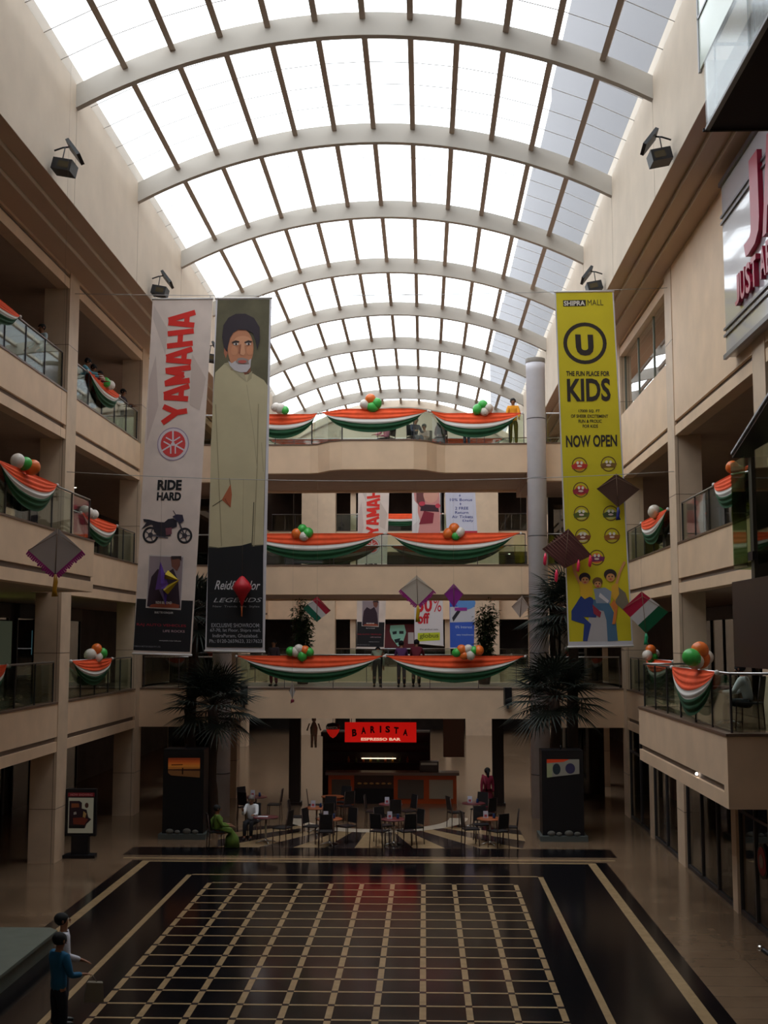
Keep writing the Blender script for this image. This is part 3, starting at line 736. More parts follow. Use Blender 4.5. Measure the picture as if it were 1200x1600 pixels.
class Art:
    """flat printed artwork: drawing units a (corner list TL,TR,BL,BR) mapped on a real quad w (same corners, 3D)"""
    def __init__(s, a, wq, nrm=(0, -1, 0), step=.004):
        s.a = a; s.w = [Vector(p) for p in wq]; s.n = Vector(nrm); s.step = step; s.k = 0
    def P(s, u, v, l=1):
        (tlx, tly), (trx, tr_y), (blx, bly), (brx, bry) = s.a
        t = (v - tly) / (bly - tly)
        for _ in range(3):
            xl = tlx + (blx - tlx) * t; xr = trx + (brx - trx) * t; q = (u - xl) / (xr - xl)
            yt = tly + (tr_y - tly) * q; yb = bly + (bry - bly) * q; t = (v - yt) / (yb - yt)
        return (s.w[0].lerp(s.w[1], q)).lerp(s.w[2].lerp(s.w[3], q), t) + s.n * (s.step * l)
    def poly(s, mb, pts, col, l=1):
        s.k = (s.k + 1) % 9; l = l + .09 * s.k
        mb.add([s.P(u, v, l) for u, v in pts], [tuple(range(len(pts)))], ink(col) if isinstance(col, tuple) else col)
    def ell(s, mb, cx, cy, rx, ry, col, l=1, n=28, a0=0, a1=360):
        s.poly(mb, [(cx + rx * math.cos(R(a0 + (a1 - a0) * k / n)), cy + ry * math.sin(R(a0 + (a1 - a0) * k / n))) for k in range(n + (a1 - a0 < 360))], col, l)
    def ring(s, mb, cx, cy, rx, ry, wd, col, l=1, n=32):
        vs = []
        for k in range(n):
            c2, s2 = math.cos(2 * math.pi * k / n), math.sin(2 * math.pi * k / n)
            vs += [s.P(cx + rx * c2, cy + ry * s2, l), s.P(cx + (rx - wd) * c2, cy + (ry - wd) * s2, l)]
        mb.add(vs, [(2 * k, 2 * k + 1, (2 * k + 3) % (2 * n), (2 * k + 2) % (2 * n)) for k in range(n)], ink(col))
    def line(s, mb, pts, wd, col, l=1):
        for (x0, y0), (x1, y1) in zip(pts[:-1], pts[1:]):
            L = math.hypot(x1 - x0, y1 - y0) or 1; nx, ny = -(y1 - y0) / L * wd / 2, (x1 - x0) / L * wd / 2
            s.poly(mb, [(x0 + nx, y0 + ny), (x1 + nx, y1 + ny), (x1 - nx, y1 - ny), (x0 - nx, y0 - ny)], col, l)
    def text(s, mb, body, bl, br, tl, col, bold=0.0, l=2, shear=0.0):
        """bl, br, tl: bottom-left, bottom-right, top-left corners of the lettering box in drawing units"""
        vs, fs = text_geo(body, bold, shear)
        V = [s.P(bl[0] + (br[0] - bl[0]) * x + (tl[0] - bl[0]) * y, bl[1] + (br[1] - bl[1]) * x + (tl[1] - bl[1]) * y, l) for x, y in vs]
        mb.add(V, fs, ink(col) if isinstance(col, tuple) else col)
    def box(s, mb, pts, col, th=.012):
        P = [s.P(u, v, 0) for u, v in pts]; mb.extr([p - s.n * th for p in P], s.n * th, ink(col) if isinstance(col, tuple) else col)
def banner(name_lab, art, ground, grp=None, zw=15.70):
    """hanging cloth: cloth + top and bottom hem poles; returns the thing"""
    c = art.a; w4 = art.w
    t = empty('hanging_banner', tuple((w4[2] + w4[3]) / 2), name_lab, 'banner', grp)
    m = MB(); art.box(m, [c[0], c[1], c[3], c[2]], ground); part(m, 'cloth', t)
    for a, b2, nm in ((w4[0], w4[1], 'top_rod'), (w4[2], w4[3], 'bottom_rod')):
        m = MB(); m.tube([a + Vector((-.02, .006, 0)), b2 + Vector((.02, .006, 0))], .03, mat('rod_white', s2l((215, 210, 208)), .5), 8); part(m, nm, t)
    m = MB()
    for q in (.04, .96):
        p = w4[0].lerp(w4[1], q) + Vector((0, .006, 0)); m.tube([p, Vector((p.x, p.y, max(zw, p.z + .05)))], .008, mat('thin_wire', (.35, .33, .32), .5), 5)
    part(m, 'cords', t)
    return t
YB_ = 32.85
cable = MB()
def wire(pts, lab, r=.006):
    m = MB(); m.tube(pts, r, mat('thin_wire', (.35, .33, .32), .5), 5)
    return tag(m.build('suspension_wire', loc=pts[0]), lab, 'wire')
def sagline(a, b2, sag, n=16):
    a = Vector(a); b2 = Vector(b2)
    return [a.lerp(b2, k / n) + Vector((0, 0, -4 * sag * (k / n) * (1 - k / n))) for k in range(n + 1)]
wire(sagline((XL, YB_, 15.80), (XR, YB_, 15.80), .13), 'thin wire across the atrium that carries the tall banners', .009)
wire(sagline((XL, 32.55, 10.62), (XR, 32.55, 10.55), .26), 'thin wire across the atrium that carries the kites', .009)

# ---- banner 1: motorcycle advertisement (used twice: a second one hangs far behind the bridge)
A1 = [(238, 470), (333, 474), (207, 1021), (298, 1024)]
RED = (225, 45, 35); PALE = (222, 205, 196); BK = (20, 18, 24)
CLOTH1 = mat('banner_cloth_pale', s2l(PALE), .8, var=.12, scale=1.2)
def moto_banner(wq, lab):
    A = Art(A1, wq); t = banner(lab, A, CLOTH1, None, 15.70 if wq[0][1] < 40 else 14.72)
    m = MB()
    A.poly(m, [(247, 640), (228, 700), (232, 600), (243, 560)], (205, 185, 178)); A.poly(m, [(300, 560), (322, 600), (312, 650), (296, 640)], (205, 186, 176))
    A.poly(m, [(240, 480), (262, 520), (258, 560), (238, 500)], (206, 190, 182))
    part(m, 'faint_pattern', t)
    m = MB()
    SH_ = {'Y': [[(0, 1), (.5, .42)], [(1, 1), (.5, .42)], [(.5, .46), (.5, 0)]], 'A': [[(.1, 0), (.42, 1)], [(.9, 0), (.58, 1)], [(.25, .3), (.75, .3)], [(.38, .9), (.62, .9)]],
           'M': [[(.1, 0), (.1, 1)], [(.9, 0), (.9, 1)], [(.12, .97), (.5, .25)], [(.88, .97), (.5, .25)]], 'H': [[(.12, 0), (.12, 1)], [(.88, 0), (.88, 1)], [(.12, .5), (.88, .5)]]}
    for k, ch in enumerate('YAMAHA'):
        a0 = k / 6 + .008; wl = 1 / 6 - .02
        for seg in SH_[ch]:
            P2 = []
            for (sx, sy) in seg:
                q = a0 + sx * wl; bx = 291 + 15 * q; by = 664 - 174 * q; tx = 253 + 11 * q; ty = 669 - 177 * q
                P2.append((bx + (tx - bx) * sy, by + (ty - by) * sy))
            A.line(m, P2, 8.4, RED, 2)
    part(m, 'brand_lettering', t)
    m = MB()
    A.ell(m, 270, 701, 25, 26, (160, 140, 165), 1); A.ell(m, 270, 701, 23.5, 24.5, (225, 210, 215), 2); A.ell(m, 270, 701, 19.5, 20.5, (222, 70, 70), 3)
    for k in range(3):
        a = R(30 + 120 * k); dx, dy = math.cos(a), math.sin(a); px_, py_ = -dy, dx
        A.line(m, [(270 - dx * 3, 701 - dy * 3), (270 + dx * 21, 701 + dy * 21)], 2.4, (228, 215, 222), 4)
        for q in (-1, 1): A.line(m, [(270 - dx * 3 + px_ * q * 3.6, 701 - dy * 3 + py_ * q * 3.6), (270 - dx * 15 + px_ * q * 3.6, 701 - dy * 15 + py_ * q * 3.6)], 2, (228, 215, 222), 4)
    part(m, 'round_emblem', t)
    m = MB(); A.text(m, 'RIDE', (245, 772), (283, 773), (246, 756), BK, .05); A.text(m, 'HARD', (244, 788), (282, 789), (245, 775), BK, .05); part(m, 'slogan_lettering', t)
    m = MB()
    K = (38, 34, 44)
    for cx, cy, r in ((234.5, 841, 12.5), (288, 843, 12)):
        A.ring(m, cx, cy, r, r * 1.03, 3.4, (28, 26, 32), 2)
        for k in range(5): A.line(m, [(cx, cy), (cx + (r - 2) * math.cos(k * 1.2566), cy + (r - 2) * math.sin(k * 1.2566))], 1.6, (70, 66, 74), 2)
        A.ell(m, cx, cy, 4, 4, (60, 56, 64), 3)
    A.poly(m, [(223, 816), (232, 817), (246, 821), (256, 822), (262, 817), (270, 816), (276, 821), (276, 829), (268, 832), (266, 843), (250, 845), (240, 836), (238, 826), (224, 820)], K, 3)
    A.poly(m, [(220, 832), (228, 822), (238, 824), (226, 829)], K, 3); A.poly(m, [(269, 813), (276, 810), (285, 811), (287, 820), (282, 824), (275, 820)], (50, 44, 66), 4)
    A.line(m, [(279, 822), (288, 843)], 2.2, (60, 56, 66), 4); A.line(m, [(270, 804), (274, 811)], 1.2, K, 3)
    A.poly(m, [(258, 831), (268, 830), (268, 840), (259, 842)], (120, 70, 80), 4); A.line(m, [(238, 842), (262, 846)], 2, (90, 86, 96), 4)
    part(m, 'motorcycle_picture', t)
    m = MB(); A.poly(m, [(213, 938), (301, 942), (296, 1019), (207.5, 1016)], BK, 1); part(m, 'black_footer', t)
    m = MB()
    A.poly(m, [(232, 871), (287, 874), (282, 956), (227, 952)], (205, 195, 190), 2); A.poly(m, [(233, 873), (285.5, 876), (281, 953), (229, 950)], (148, 132, 138), 3)
    A.poly(m, [(232, 925), (236, 905), (246, 893), (258, 900), (270, 893), (278, 912), (281, 953), (229, 950)], (48, 28, 42), 4)
    A.poly(m, [(266, 875), (281, 875), (281, 888), (276, 897), (268, 890)], (120, 72, 58), 5); A.poly(m, [(267, 874), (283, 874), (283, 882), (279, 878), (268, 879)], (50, 34, 34), 6)
    A.poly(m, [(236, 947), (262, 944), (280, 948), (279, 953), (232, 951)], (150, 70, 45), 5)
    part(m, 'framed_picture', t)
    m = MB()
    A.text(m, 'RIDE BEYOND', (243, 946), (268, 947), (243, 942), (215, 210, 208), .03, 6); A.text(m, 'BUILT TO CONQUER', (241, 961), (270, 962), (241, 957.5), (200, 196, 196), .02, 3)
    A.text(m, 'RAJ AUTO VEHICLES', (213, 980), (290, 983), (213, 975), (150, 25, 45), .01, 3); A.text(m, 'LIFE ROCKS', (254, 989), (288, 990), (254, 985.5), (180, 150, 158), .01, 3)
    A.text(m, 'www.yamaha-motor-india.com', (248, 1003), (282, 1004), (248, 1000.5), (190, 186, 190), .01, 3); A.text(m, 'YAMAHA MOTOR INDIA PVT LTD', (208, 1011), (250, 1012.5), (208, 1008.5), (130, 128, 136), .01, 3)
    part(m, 'small_lettering', t)
    return t
moto_banner([(-7.71, YB_, 15.62), (-5.99, YB_, 15.62), (-8.05, YB_, 5.59), (-6.43, YB_, 5.54)], 'tall pale banner with big red vertical lettering and a motorcycle, hanging on the left')
moto_banner([(-3.45, 62, 14.6), (-1.80, 62, 14.6), (-3.53, 62, 5.50), (-2.08, 62, 5.48)], 'distant copy of the red lettered motorcycle banner, seen behind the bridge')
wire(sagline((-9.95, 62, 14.85), (6.85, 62, 14.85), .2), 'thin wire far behind the bridge that carries the distant banners', .01)
# ---- banner 2: bearded man in cream coat
A2 = [(333, 473), (424, 473), (320, 1017), (413, 1019)]
A = Art(A2, [(-5.90, YB_, 15.62), (-4.31, YB_, 15.62), (-6.05, YB_, 5.66), (-4.40, YB_, 5.63)])
t = banner('tall banner with a bearded man in a long cream coat above white lettering on black', A, (212, 208, 214))
m = MB(); A.poly(m, [(336, 475), (421, 475), (417, 640), (411, 870), (324, 870), (329, 650)], mat('portrait_backdrop', s2l((98, 92, 70)), .8, var=.2, scale=2)); part(m, 'backdrop', t)
m = MB()
CRM = mat('cream_coat_print', s2l((192, 180, 146)), .8, var=.06, scale=1.5)
A.poly(m, [(333, 590), (347, 577), (362, 583), (382, 594), (394, 592), (412, 603), (418, 612), (415, 700), (412, 800), (411, 857), (377, 858), (340, 861), (325, 859), (327, 700), (331, 610)], CRM, 2)
FOLD = (158, 146, 116)
A.line(m, [(334, 640), (340, 760), (345, 859)], 1.5, FOLD, 3); A.line(m, [(403, 640), (401, 740), (396, 860)], 1.6, FOLD, 3); A.line(m, [(384, 610), (396, 690), (401, 740)], 1.0, (172, 160, 130), 3)
A.line(m, [(396, 792), (393, 860)], 1.2, (70, 62, 45), 4); A.line(m, [(408, 700), (411, 745)], 1.4, (172, 160, 130), 3); A.line(m, [(357, 755), (359, 770)], .9, (80, 62, 45), 4)
A.line(m, [(330, 798), (346, 788)], 1.2, (90, 80, 60), 4); A.poly(m, [(347, 576), (356, 574), (380, 592), (384, 606), (372, 596)], (176, 164, 134), 3); A.poly(m, [(393, 588), (388, 592), (384, 606), (392, 600)], (170, 158, 128), 3)
part(m, 'coat', t)
m = MB()
A.poly(m, [(345, 788), (359, 764), (361, 780), (359, 800)], (176, 96, 60), 4); A.line(m, [(350, 786), (352, 790), (358, 799)], .8, (120, 60, 40), 5)
SK = (196, 132, 98)
A.poly(m, [(356, 570), (358, 586), (378, 596), (390, 590), (391, 566)], (150, 92, 68), 3)
part(m, 'neck', t); m = MB()
A.ell(m, 374, 553, 21, 32, SK, 4); A.poly(m, [(347, 548), (351, 546), (353, 560), (350, 568), (347, 560)], (180, 112, 84), 4)
A.ell(m, 377.5, 541, 14, 8, (214, 152, 116), 5)
A.ell(m, 364, 556, 5.5, 8, (204, 140, 104), 5); A.ell(m, 389, 556, 5, 8, (206, 140, 102), 5)
A.poly(m, [(376, 545), (380, 545), (381.5, 560), (379, 564), (373, 562)], (216, 156, 120), 6); A.poly(m, [(371, 548), (375, 546), (373.5, 561), (371, 560)], (160, 100, 74), 6)
part(m, 'face', t)
m = MB()
for x in (366, 386.5):
    A.poly(m, [(x - 6, 542.5), (x, 540), (x + 6, 541.5), (x + 6, 543.5), (x - 6, 544.8)], (58, 44, 40), 7)
    A.ell(m, x + .3, 546, 4.2, 1.8, (226, 214, 208), 7); A.ell(m, x + .8, 546, 1.6, 1.7, (44, 32, 30), 8)
A.poly(m, [(366, 574), (370, 568), (378, 567.5), (386, 570), (388, 578), (380, 577), (370, 577)], (150, 134, 128), 7)
A.ell(m, 377, 573.8, 7, 2.6, (186, 90, 80), 8)
part(m, 'features', t)
m = MB(); A.poly(m, [(354, 572), (360, 576), (366, 572), (370, 577.5), (384, 578), (388, 571), (391.5, 569), (390, 583), (384, 590), (374, 590.5), (364, 587), (357, 580)], (196, 188, 190), 6); part(m, 'beard', t)
m = MB(); A.poly(m, [(347, 551), (344, 535), (346, 516), (354, 504), (366, 498), (382, 498), (396, 505), (405, 520), (405, 540), (401, 556), (398, 540), (394, 529), (384, 524), (370, 523), (362, 528), (357, 536), (354, 548), (352, 558)], (52, 42, 50), 7); part(m, 'hair', t)
m = MB(); A.poly(m, [(324, 861), (340, 862), (377, 858), (392, 854), (393, 860), (411, 858), (410, 1012), (322.5, 1011)], (14, 15, 20), 5); part(m, 'black_footer', t)
m = MB(); WH = (205, 204, 206)
A.text(m, 'Reid&Taylor', (334, 929), (405, 930), (336, 911), WH, .01, 6, .25)
A.text(m, 'LEGENDS', (333, 944), (409, 944), (333, 937.5), (180, 180, 184), .0, 6, .3)
A.text(m, 'New  Trends  Life  Styles', (332, 952.5), (405, 953), (332, 948.5), (140, 140, 145), .0, 6)
part(m, 'brand_lettering', t); m = MB()
for k, (tx, x0, x1) in enumerate((('EXCLUSIVE SHOWROOM:', 330, 406), ('67-70, Ist Floor, Shipra mall,', 328, 407), ('IndiraPuram, Ghaziabad.', 332, 403), ('Ph.: 0120-2659623, 3217623', 327, 409))):
    A.text(m, tx, (x0, 981.5 + k * 8), (x1, 982 + k * 8), (x0, 975.5 + k * 8), (170, 170, 178), .005, 6)
part(m, 'address_lettering', t)
# ---- banner 3: yellow children's play zone banner
A3 = [(867, 455), (959, 452), (888, 1011), (990, 1009)]
YEL = mat('yellow_banner_cloth', s2l((206, 190, 22)), .7, var=.05, scale=1.0)
A = Art(A3, [(3.70, YB_, 15.72), (5.35, YB_, 15.72), (3.92, YB_, 5.77), (5.68, YB_, 5.80)])
t = banner('tall yellow banner for a children\'s play place, hanging on the right', A, YEL)
m = MB()
for pts in ([(867, 455), (869, 455), (890, 1011), (888, 1011)], [(957, 452), (959, 452), (990, 1009), (988, 1009)], [(887.6, 1003), (989.5, 1001), (990, 1009), (888, 1011)]): A.poly(m, pts, (200, 198, 205), 1)
part(m, 'pale_border', t)
m = MB(); D = (42, 34, 30)
A.poly(m, [(880, 468.5), (915.5, 467), (916, 477), (880.5, 478.5)], D, 1); A.text(m, 'SHIPRA', (881.5, 477.5), (914.5, 476.3), (881.3, 469.6), (215, 210, 200), .03, 2)
part(m, 'name_plate', t); m = MB()
A.text(m, 'MALL', (918.5, 476), (943, 475), (918, 467), (70, 66, 30), .0, 2)
part(m, 'mall_lettering', t); m = MB()
A.ring(m, 914.5, 537, 34, 33.5, 6, D, 1); A.text(m, 'U', (901, 557), (929, 557), (899, 523), D, .06, 2)
part(m, 'round_emblem', t); m = MB()
A.text(m, 'THE FUN PLACE FOR', (885, 590), (953, 589), (885, 582), D, .03, 2); A.text(m, 'KIDS', (887, 631), (955, 629), (886, 594), D, .03, 2)
part(m, 'headline_lettering', t); m = MB()
for k, (tx, x0, x1) in enumerate((('17000 SQ. FT', 904.5, 938), ('OF SHEER EXCITEMENT', 892.5, 951), ('FUN & FROLIC', 904.5, 941), ('FOR KIDS', 911, 935))):
    A.text(m, tx, (x0, 648 + 7.9 * k), (x1, 647.5 + 7.9 * k), (x0, 642.8 + 7.9 * k), D, .02, 2)
part(m, 'small_lettering', t); m = MB()
A.text(m, 'NOW OPEN', (885, 703), (965, 700.5), (884.5, 684), D, .03, 2)
part(m, 'opening_lettering', t)
m = MB()
for k, (cx, cy, c1, c2) in enumerate([(906, 730, (222, 130, 50), (190, 50, 40)), (951.5, 728, (205, 190, 60), (120, 90, 30)), (908, 769, (220, 90, 50), (160, 40, 60)), (953, 768, (210, 110, 40), (150, 60, 30)), (909, 806, (214, 205, 120), (90, 100, 30)), (955, 805, (190, 190, 120), (70, 80, 40)), (911, 841, (215, 200, 150), (130, 70, 40)), (957, 840, (206, 190, 60), (150, 90, 30)), (933, 874, (225, 120, 60), (120, 40, 90))]):
    A.ring(m, cx, cy, 12, 12, 1.4, (90, 60, 30), 1); A.ell(m, cx, cy + 1, 9, 8, c1, 1)
    A.poly(m, [(cx - 13, cy + 1), (cx - 4, cy - 3), (cx + 5, cy - 2), (cx + 13, cy - 1), (cx + 11, cy + 5), (cx, cy + 6), (cx - 11, cy + 7)], c2, 2)
    A.ell(m, cx - 3, cy - 3, 2, 2.4, (225, 220, 210), 3); A.ell(m, cx + 3, cy - 3, 2, 2.4, (225, 220, 210), 3); A.ell(m, cx, cy + 2, 4, 1.6, (225, 200, 190), 3)
part(m, 'round_badges', t)
m = MB()
SKN = (206, 146, 92)
A.poly(m, [(926, 945), (950, 945), (954, 1002), (916, 1003), (920, 968)], (178, 172, 174), 1)          # white seat
A.poly(m, [(893, 956), (910, 930), (926, 936), (934, 950), (932, 966), (912, 965), (924, 976), (918, 1002), (911, 1002), (913, 976), (893, 970)], (40, 62, 130), 2)
A.poly(m, [(928, 938), (952, 944), (962, 962), (966, 1001), (950, 1002), (948, 970), (944, 956), (926, 952)], (74, 110, 140), 2)
A.poly(m, [(905, 912), (918, 909), (926, 914), (926, 932), (914, 938), (907, 932)], (222, 176, 40), 3); A.line(m, [(907, 914), (899, 898), (896, 884)], 5, SKN, 3)
A.poly(m, [(928, 922), (946, 920), (956, 926), (954, 944), (932, 944)], (140, 150, 166), 3); A.poly(m, [(938, 928), (952, 940), (950, 944), (936, 934)], (210, 205, 210), 4)
A.poly(m, [(956, 918), (966, 910), (968, 930), (962, 940), (956, 934)], (220, 168, 50), 3); A.line(m, [(964, 914), (969, 896), (977, 880)], 4, SKN, 3); A.poly(m, [(966, 918), (978, 928), (984, 946), (974, 954), (962, 944)], (120, 112, 92), 2)
A.poly(m, [(960, 938), (966, 950), (962, 976), (957, 976), (960, 956), (954, 946)], (210, 120, 50), 4); A.poly(m, [(926, 946), (940, 958), (938, 966), (928, 960)], (150, 40, 60), 4)
for cx, cy, hc, r in ((914, 908, (40, 28, 40), 9), (934, 914, (110, 78, 40), 8), (954, 903, (44, 30, 30), 10)):
    A.ell(m, cx, cy - 3, r, r * .85, hc, 4); A.ell(m, cx + .5, cy + 1.5, r * .68, r * .62, SKN, 5); A.ell(m, cx - 2, cy, 1, 1.2, (40, 30, 30), 6); A.ell(m, cx + 3, cy, 1, 1.2, (40, 30, 30), 6); A.ell(m, cx + .5, cy + 4, 2, 1, (190, 60, 60), 6)
part(m, 'children_picture', t)
# ---- distant posters behind the bridge
A4 = [(643, 766), (688, 766), (643, 868), (688, 868)]
A = Art(A4, [(-.63, 62, 14.0), (.85, 62, 14.0), (-.63, 62, 11.0), (.85, 62, 11.0)])
t = banner('distant poster of a woman in pink and red, left of the blue lettered sheet', A, (214, 205, 205), None, 14.68)
m = MB()
A.poly(m, [(645, 770), (660, 768), (686, 768), (687, 790), (688, 866), (650, 866), (656, 830), (648, 800)], (206, 140, 136), 1)
A.poly(m, [(650, 775), (660, 772), (664, 800), (656, 806), (650, 795)], (110, 60, 60), 2); A.ell(m, 673, 783, 12, 15, (214, 158, 140), 2); A.poly(m, [(658, 800), (684, 802), (686, 814), (656, 812)], (60, 30, 40), 3)
A.poly(m, [(662, 812), (678, 816), (676, 834), (654, 836)], (130, 28, 48), 3); A.ell(m, 659, 799, 5, 4, (196, 60, 80), 4); A.ell(m, 684, 803, 4, 4, (196, 60, 80), 4); A.poly(m, [(644, 790), (652, 800), (652, 830), (644, 838)], (226, 220, 220), 2)
part(m, 'printed_picture', t)
A5 = [(695, 764), (742, 764), (698, 866), (747, 866)]
A = Art(A5, [(1.09, 62, 14.0), (2.66, 62, 14.0), (1.19, 62, 11.0), (2.8, 62, 11.0)])
t = banner('distant white sheet with blue cash back lettering behind the bridge', A, (205, 205, 222), None, 14.7)
m = MB(); BL = (56, 66, 140)
for k, (tx, x0, x1) in enumerate((('Get upto 5%', 700, 738), ("'Cash Back'", 702, 738), ('+', 717, 720), ('10% Bonus', 703, 738), ('+', 718, 721), ('2 FREE', 711, 732), ('Return', 711, 732), ('Air Tickets', 706, 739), ('Daily', 723, 740))):
    A.text(m, tx, (x0, 770 + 7.6 * k), (x1, 770 + 7.6 * k), (x0, 765 + 7.6 * k), BL, .01, 2)
A.poly(m, [(700, 846), (746, 846), (746, 864), (700, 864)], (190, 50, 70), 1)
part(m, 'lettering', t)
A6 = [(646, 928), (692, 930), (647, 1004), (694, 1010)]
A = Art(A6, [(-.52, 62, 8.3), (.95, 62, 8.3), (-.52, 62, 5.78), (.98, 62, 5.62)])
t = banner('distant white sale poster with large red percent lettering', A, (214, 208, 212), None, 14.68)
m = MB(); RD = (196, 22, 40)
A.text(m, '50', (650, 957), (675, 957), (650, 933), RD, .03, 2); A.text(m, '%', (677, 957), (690, 957), (677, 934), RD, .0, 2); A.text(m, 'off', (651, 975), (671, 975), (651, 958), RD, .04, 2)
A.text(m, 'the globus sale', (655, 985), (685, 986), (655, 982), (90, 88, 90), .0, 2); A.poly(m, [(652, 989), (688, 989), (688, 1001), (652, 1002)], (190, 200, 40), 1); A.text(m, 'globus', (655, 999), (686, 999), (655, 990), (110, 120, 30), .03, 2)
part(m, 'lettering', t)
A7 = [(703, 934), (742, 934), (704, 1015), (741, 1014)]
A = Art(A7, [(1.3, 62, 8.2), (2.62, 62, 8.2), (1.32, 62, 5.5), (2.55, 62, 5.52)])
t = banner('distant blue poster partly hidden by the bamboo', A, (50, 88, 190), None, 14.7)
m = MB(); A.poly(m, [(704, 951), (742, 951), (742, 974), (704, 975)], (190, 190, 200), 1); A.ell(m, 728, 945, 15, 10, (90, 140, 205), 2); A.poly(m, [(707, 968), (716, 955), (720, 958), (709, 974)], (30, 30, 40), 2); A.poly(m, [(711, 952), (730, 952), (730, 957), (711, 957)], (140, 40, 140), 3)
A.text(m, '0% Interest', (712, 984), (738, 984), (712, 980), (190, 205, 235), .0, 2); A.text(m, 'easy instalments', (714, 996), (740, 996), (714, 992.5), (190, 205, 235), .0, 2)
part(m, 'lettering', t)
A8 = [(597, 980), (644, 980), (597, 1014), (644, 1014)]
A = Art(A8, [(-2.55, 76.6, 6.93), (-.65, 76.6, 6.93), (-2.55, 76.6, 5.4), (-.65, 76.6, 5.4)])
t = empty('standing_hoarding', (-1.6, 76.6, 4.29), 'far dark red hoarding with a pale green stencilled face', 'poster')
m = MB(); A.box(m, [A8[0], A8[1], A8[3], A8[2]], (96, 30, 36), .05); m.box(-2.4, -2.3, 76.6, 76.65, 4.29, 5.42, DSTEEL); m.box(-.85, -.75, 76.6, 76.65, 4.29, 5.42, DSTEEL); part(m, 'board', t)
m = MB(); A.poly(m, [(606, 982), (628, 981), (631, 992), (626, 1006), (618, 1012), (608, 1000), (605, 990)], (150, 205, 185), 1); A.poly(m, [(609, 991), (616, 990), (616, 994), (610, 995)], (30, 40, 45), 2); A.poly(m, [(620, 990), (627, 990), (627, 994), (620, 994)], (30, 40, 45), 2); A.poly(m, [(612, 1002), (622, 1000), (620, 1006), (614, 1007)], (30, 40, 45), 2)
A.poly(m, [(634, 992), (643, 992), (643, 1008), (634, 1008)], (190, 180, 180), 1); part(m, 'stencilled_face', t)

# ------------------------------------------------------------------ kites
def kite(cx, y, pts, col, lab, grp=None, spine=True, fringe=None, tail=None, stripes=None, gloss=.4, hang=None, alt=False):
    """pts: four corners (x,z) top, right, bottom, left"""
    if hang is None: q = (pts[0][0] + 9.95) / 16.8; hang = 10.62 - .07 * q - 4 * .26 * q * (1 - q)
    t = empty('paper_kite', (cx, y, pts[2][1]), lab, 'kite', grp)
    top, rt, bt, lf = [Vector((p[0], y, p[1])) for p in pts]
    m = MB()
    K = mat('kite_%02x%02x%02x' % col, s2l(col), gloss)
    if stripes:
        n = 3
        for k in range(n):
            a, b2 = k / n, (k + 1) / n
            q = [lf.lerp(bt, a), lf.lerp(bt, b2), top.lerp(rt, b2), top.lerp(rt, a)] if alt else [lf.lerp(top, a), lf.lerp(top, b2), bt.lerp(rt, b2), bt.lerp(rt, a)]
            m.extr(q, (0, .008, 0), mat('kite_%02x%02x%02x' % stripes[k], s2l(stripes[k]), .35))
    else: m.extr([top, rt, bt, lf], (0, .008, 0), K)
    sail = part(m, 'sail', t)
    m = MB()
    ST = mat('kite_stick', s2l((120, 95, 75)), .6)
    e = Vector((0, -.012, 0)); mid = top.lerp(bt, .38)
    m.tube([top + e, bt + e], .008, ST, 5); m.tube([lf + e * 1.5, top.lerp(bt, .12) + e * 2.5, rt + e * 1.5], .007, ST, 5)
    part(m, 'sticks', t)
    if fringe:
        m = MB(); F = mat('kite_fringe_%02x%02x%02x' % fringe, s2l(fringe), .5); rr = random.Random(3)
        for a, b2 in ((lf, bt), (bt, rt)):
            d = (b2 - a).normalized(); nrm = Vector((d.z, 0, -d.x)); nrm = nrm if nrm.z < 0 else -nrm
            n = int((b2 - a).length / .045)
            for k in range(n):
                p = a.lerp(b2, (k + .5) / n); L2 = rr.uniform(.08, .12)
                m.extr([p - d * .024, p + d * .024, p + d * .018 + nrm * L2, p - d * .018 + nrm * L2], (0, .004, 0), F)
        part(m, 'fringe', sail)
    if tail:
        m = MB(); T = mat('kite_tail_%02x%02x%02x' % tail[0], s2l(tail[0]), .3); L2 = tail[1]
        m.tube([bt, bt + Vector((.01, 0, -.35 * L2)), bt + Vector((-.01, 0, -.7 * L2)), bt + Vector((0, 0, -L2))], [.03, .05, .045, .07], T, 8)
        part(m, 'tail', t)
    m = MB(); m.tube([top, (top.x, y, hang)], .0015, ST, 4); part(m, 'thread', t)
    return t
yk = 32.55
def sc(pts, Y2):      # same direction from the balcony, other distance along the hall
    return [(x * Y2 / 32.6, 6 + (z - 6) * Y2 / 32.6) for x, z in pts]
kite(-7.49, 24.0, [(-7.49, 8.24), (-6.98, 7.79), (-7.51, 7.30), (-8.08, 7.79)], (168, 160, 160), 'grey paper kite with magenta fringe and gold tail, at the far left', fringe=(150, 20, 120), tail=((170, 120, 20), .45), hang=20.0)
kite(-.2, yk, [(-.21, 7.72), (.24, 7.32), (-.18, 6.9), (-.65, 7.34)], (196, 184, 170), 'cream paper kite with magenta fringe before the second floor bridge edge', fringe=(150, 20, 120), tail=((190, 150, 20), .45))
kite(.8, yk, [(.8, 7.49), (1.06, 7.21), (.8, 6.84), (.54, 7.21)], (150, 45, 150), 'small plain purple kite beside the cream one')
kite(-2.94, yk, [(-2.93, 7.15), (-2.56, 6.76), (-2.94, 6.45), (-3.33, 6.83)], (200, 40, 60), 'red white and green striped kite before the left bamboo', stripes=[(20, 95, 75), (200, 195, 195), (170, 30, 55)])
kite(2.6, yk, [(2.65, 7.16), (2.85, 6.86), (2.59, 6.57), (2.37, 6.86)], (190, 172, 162), 'small pale kite with brown sticks left of the right silver column')
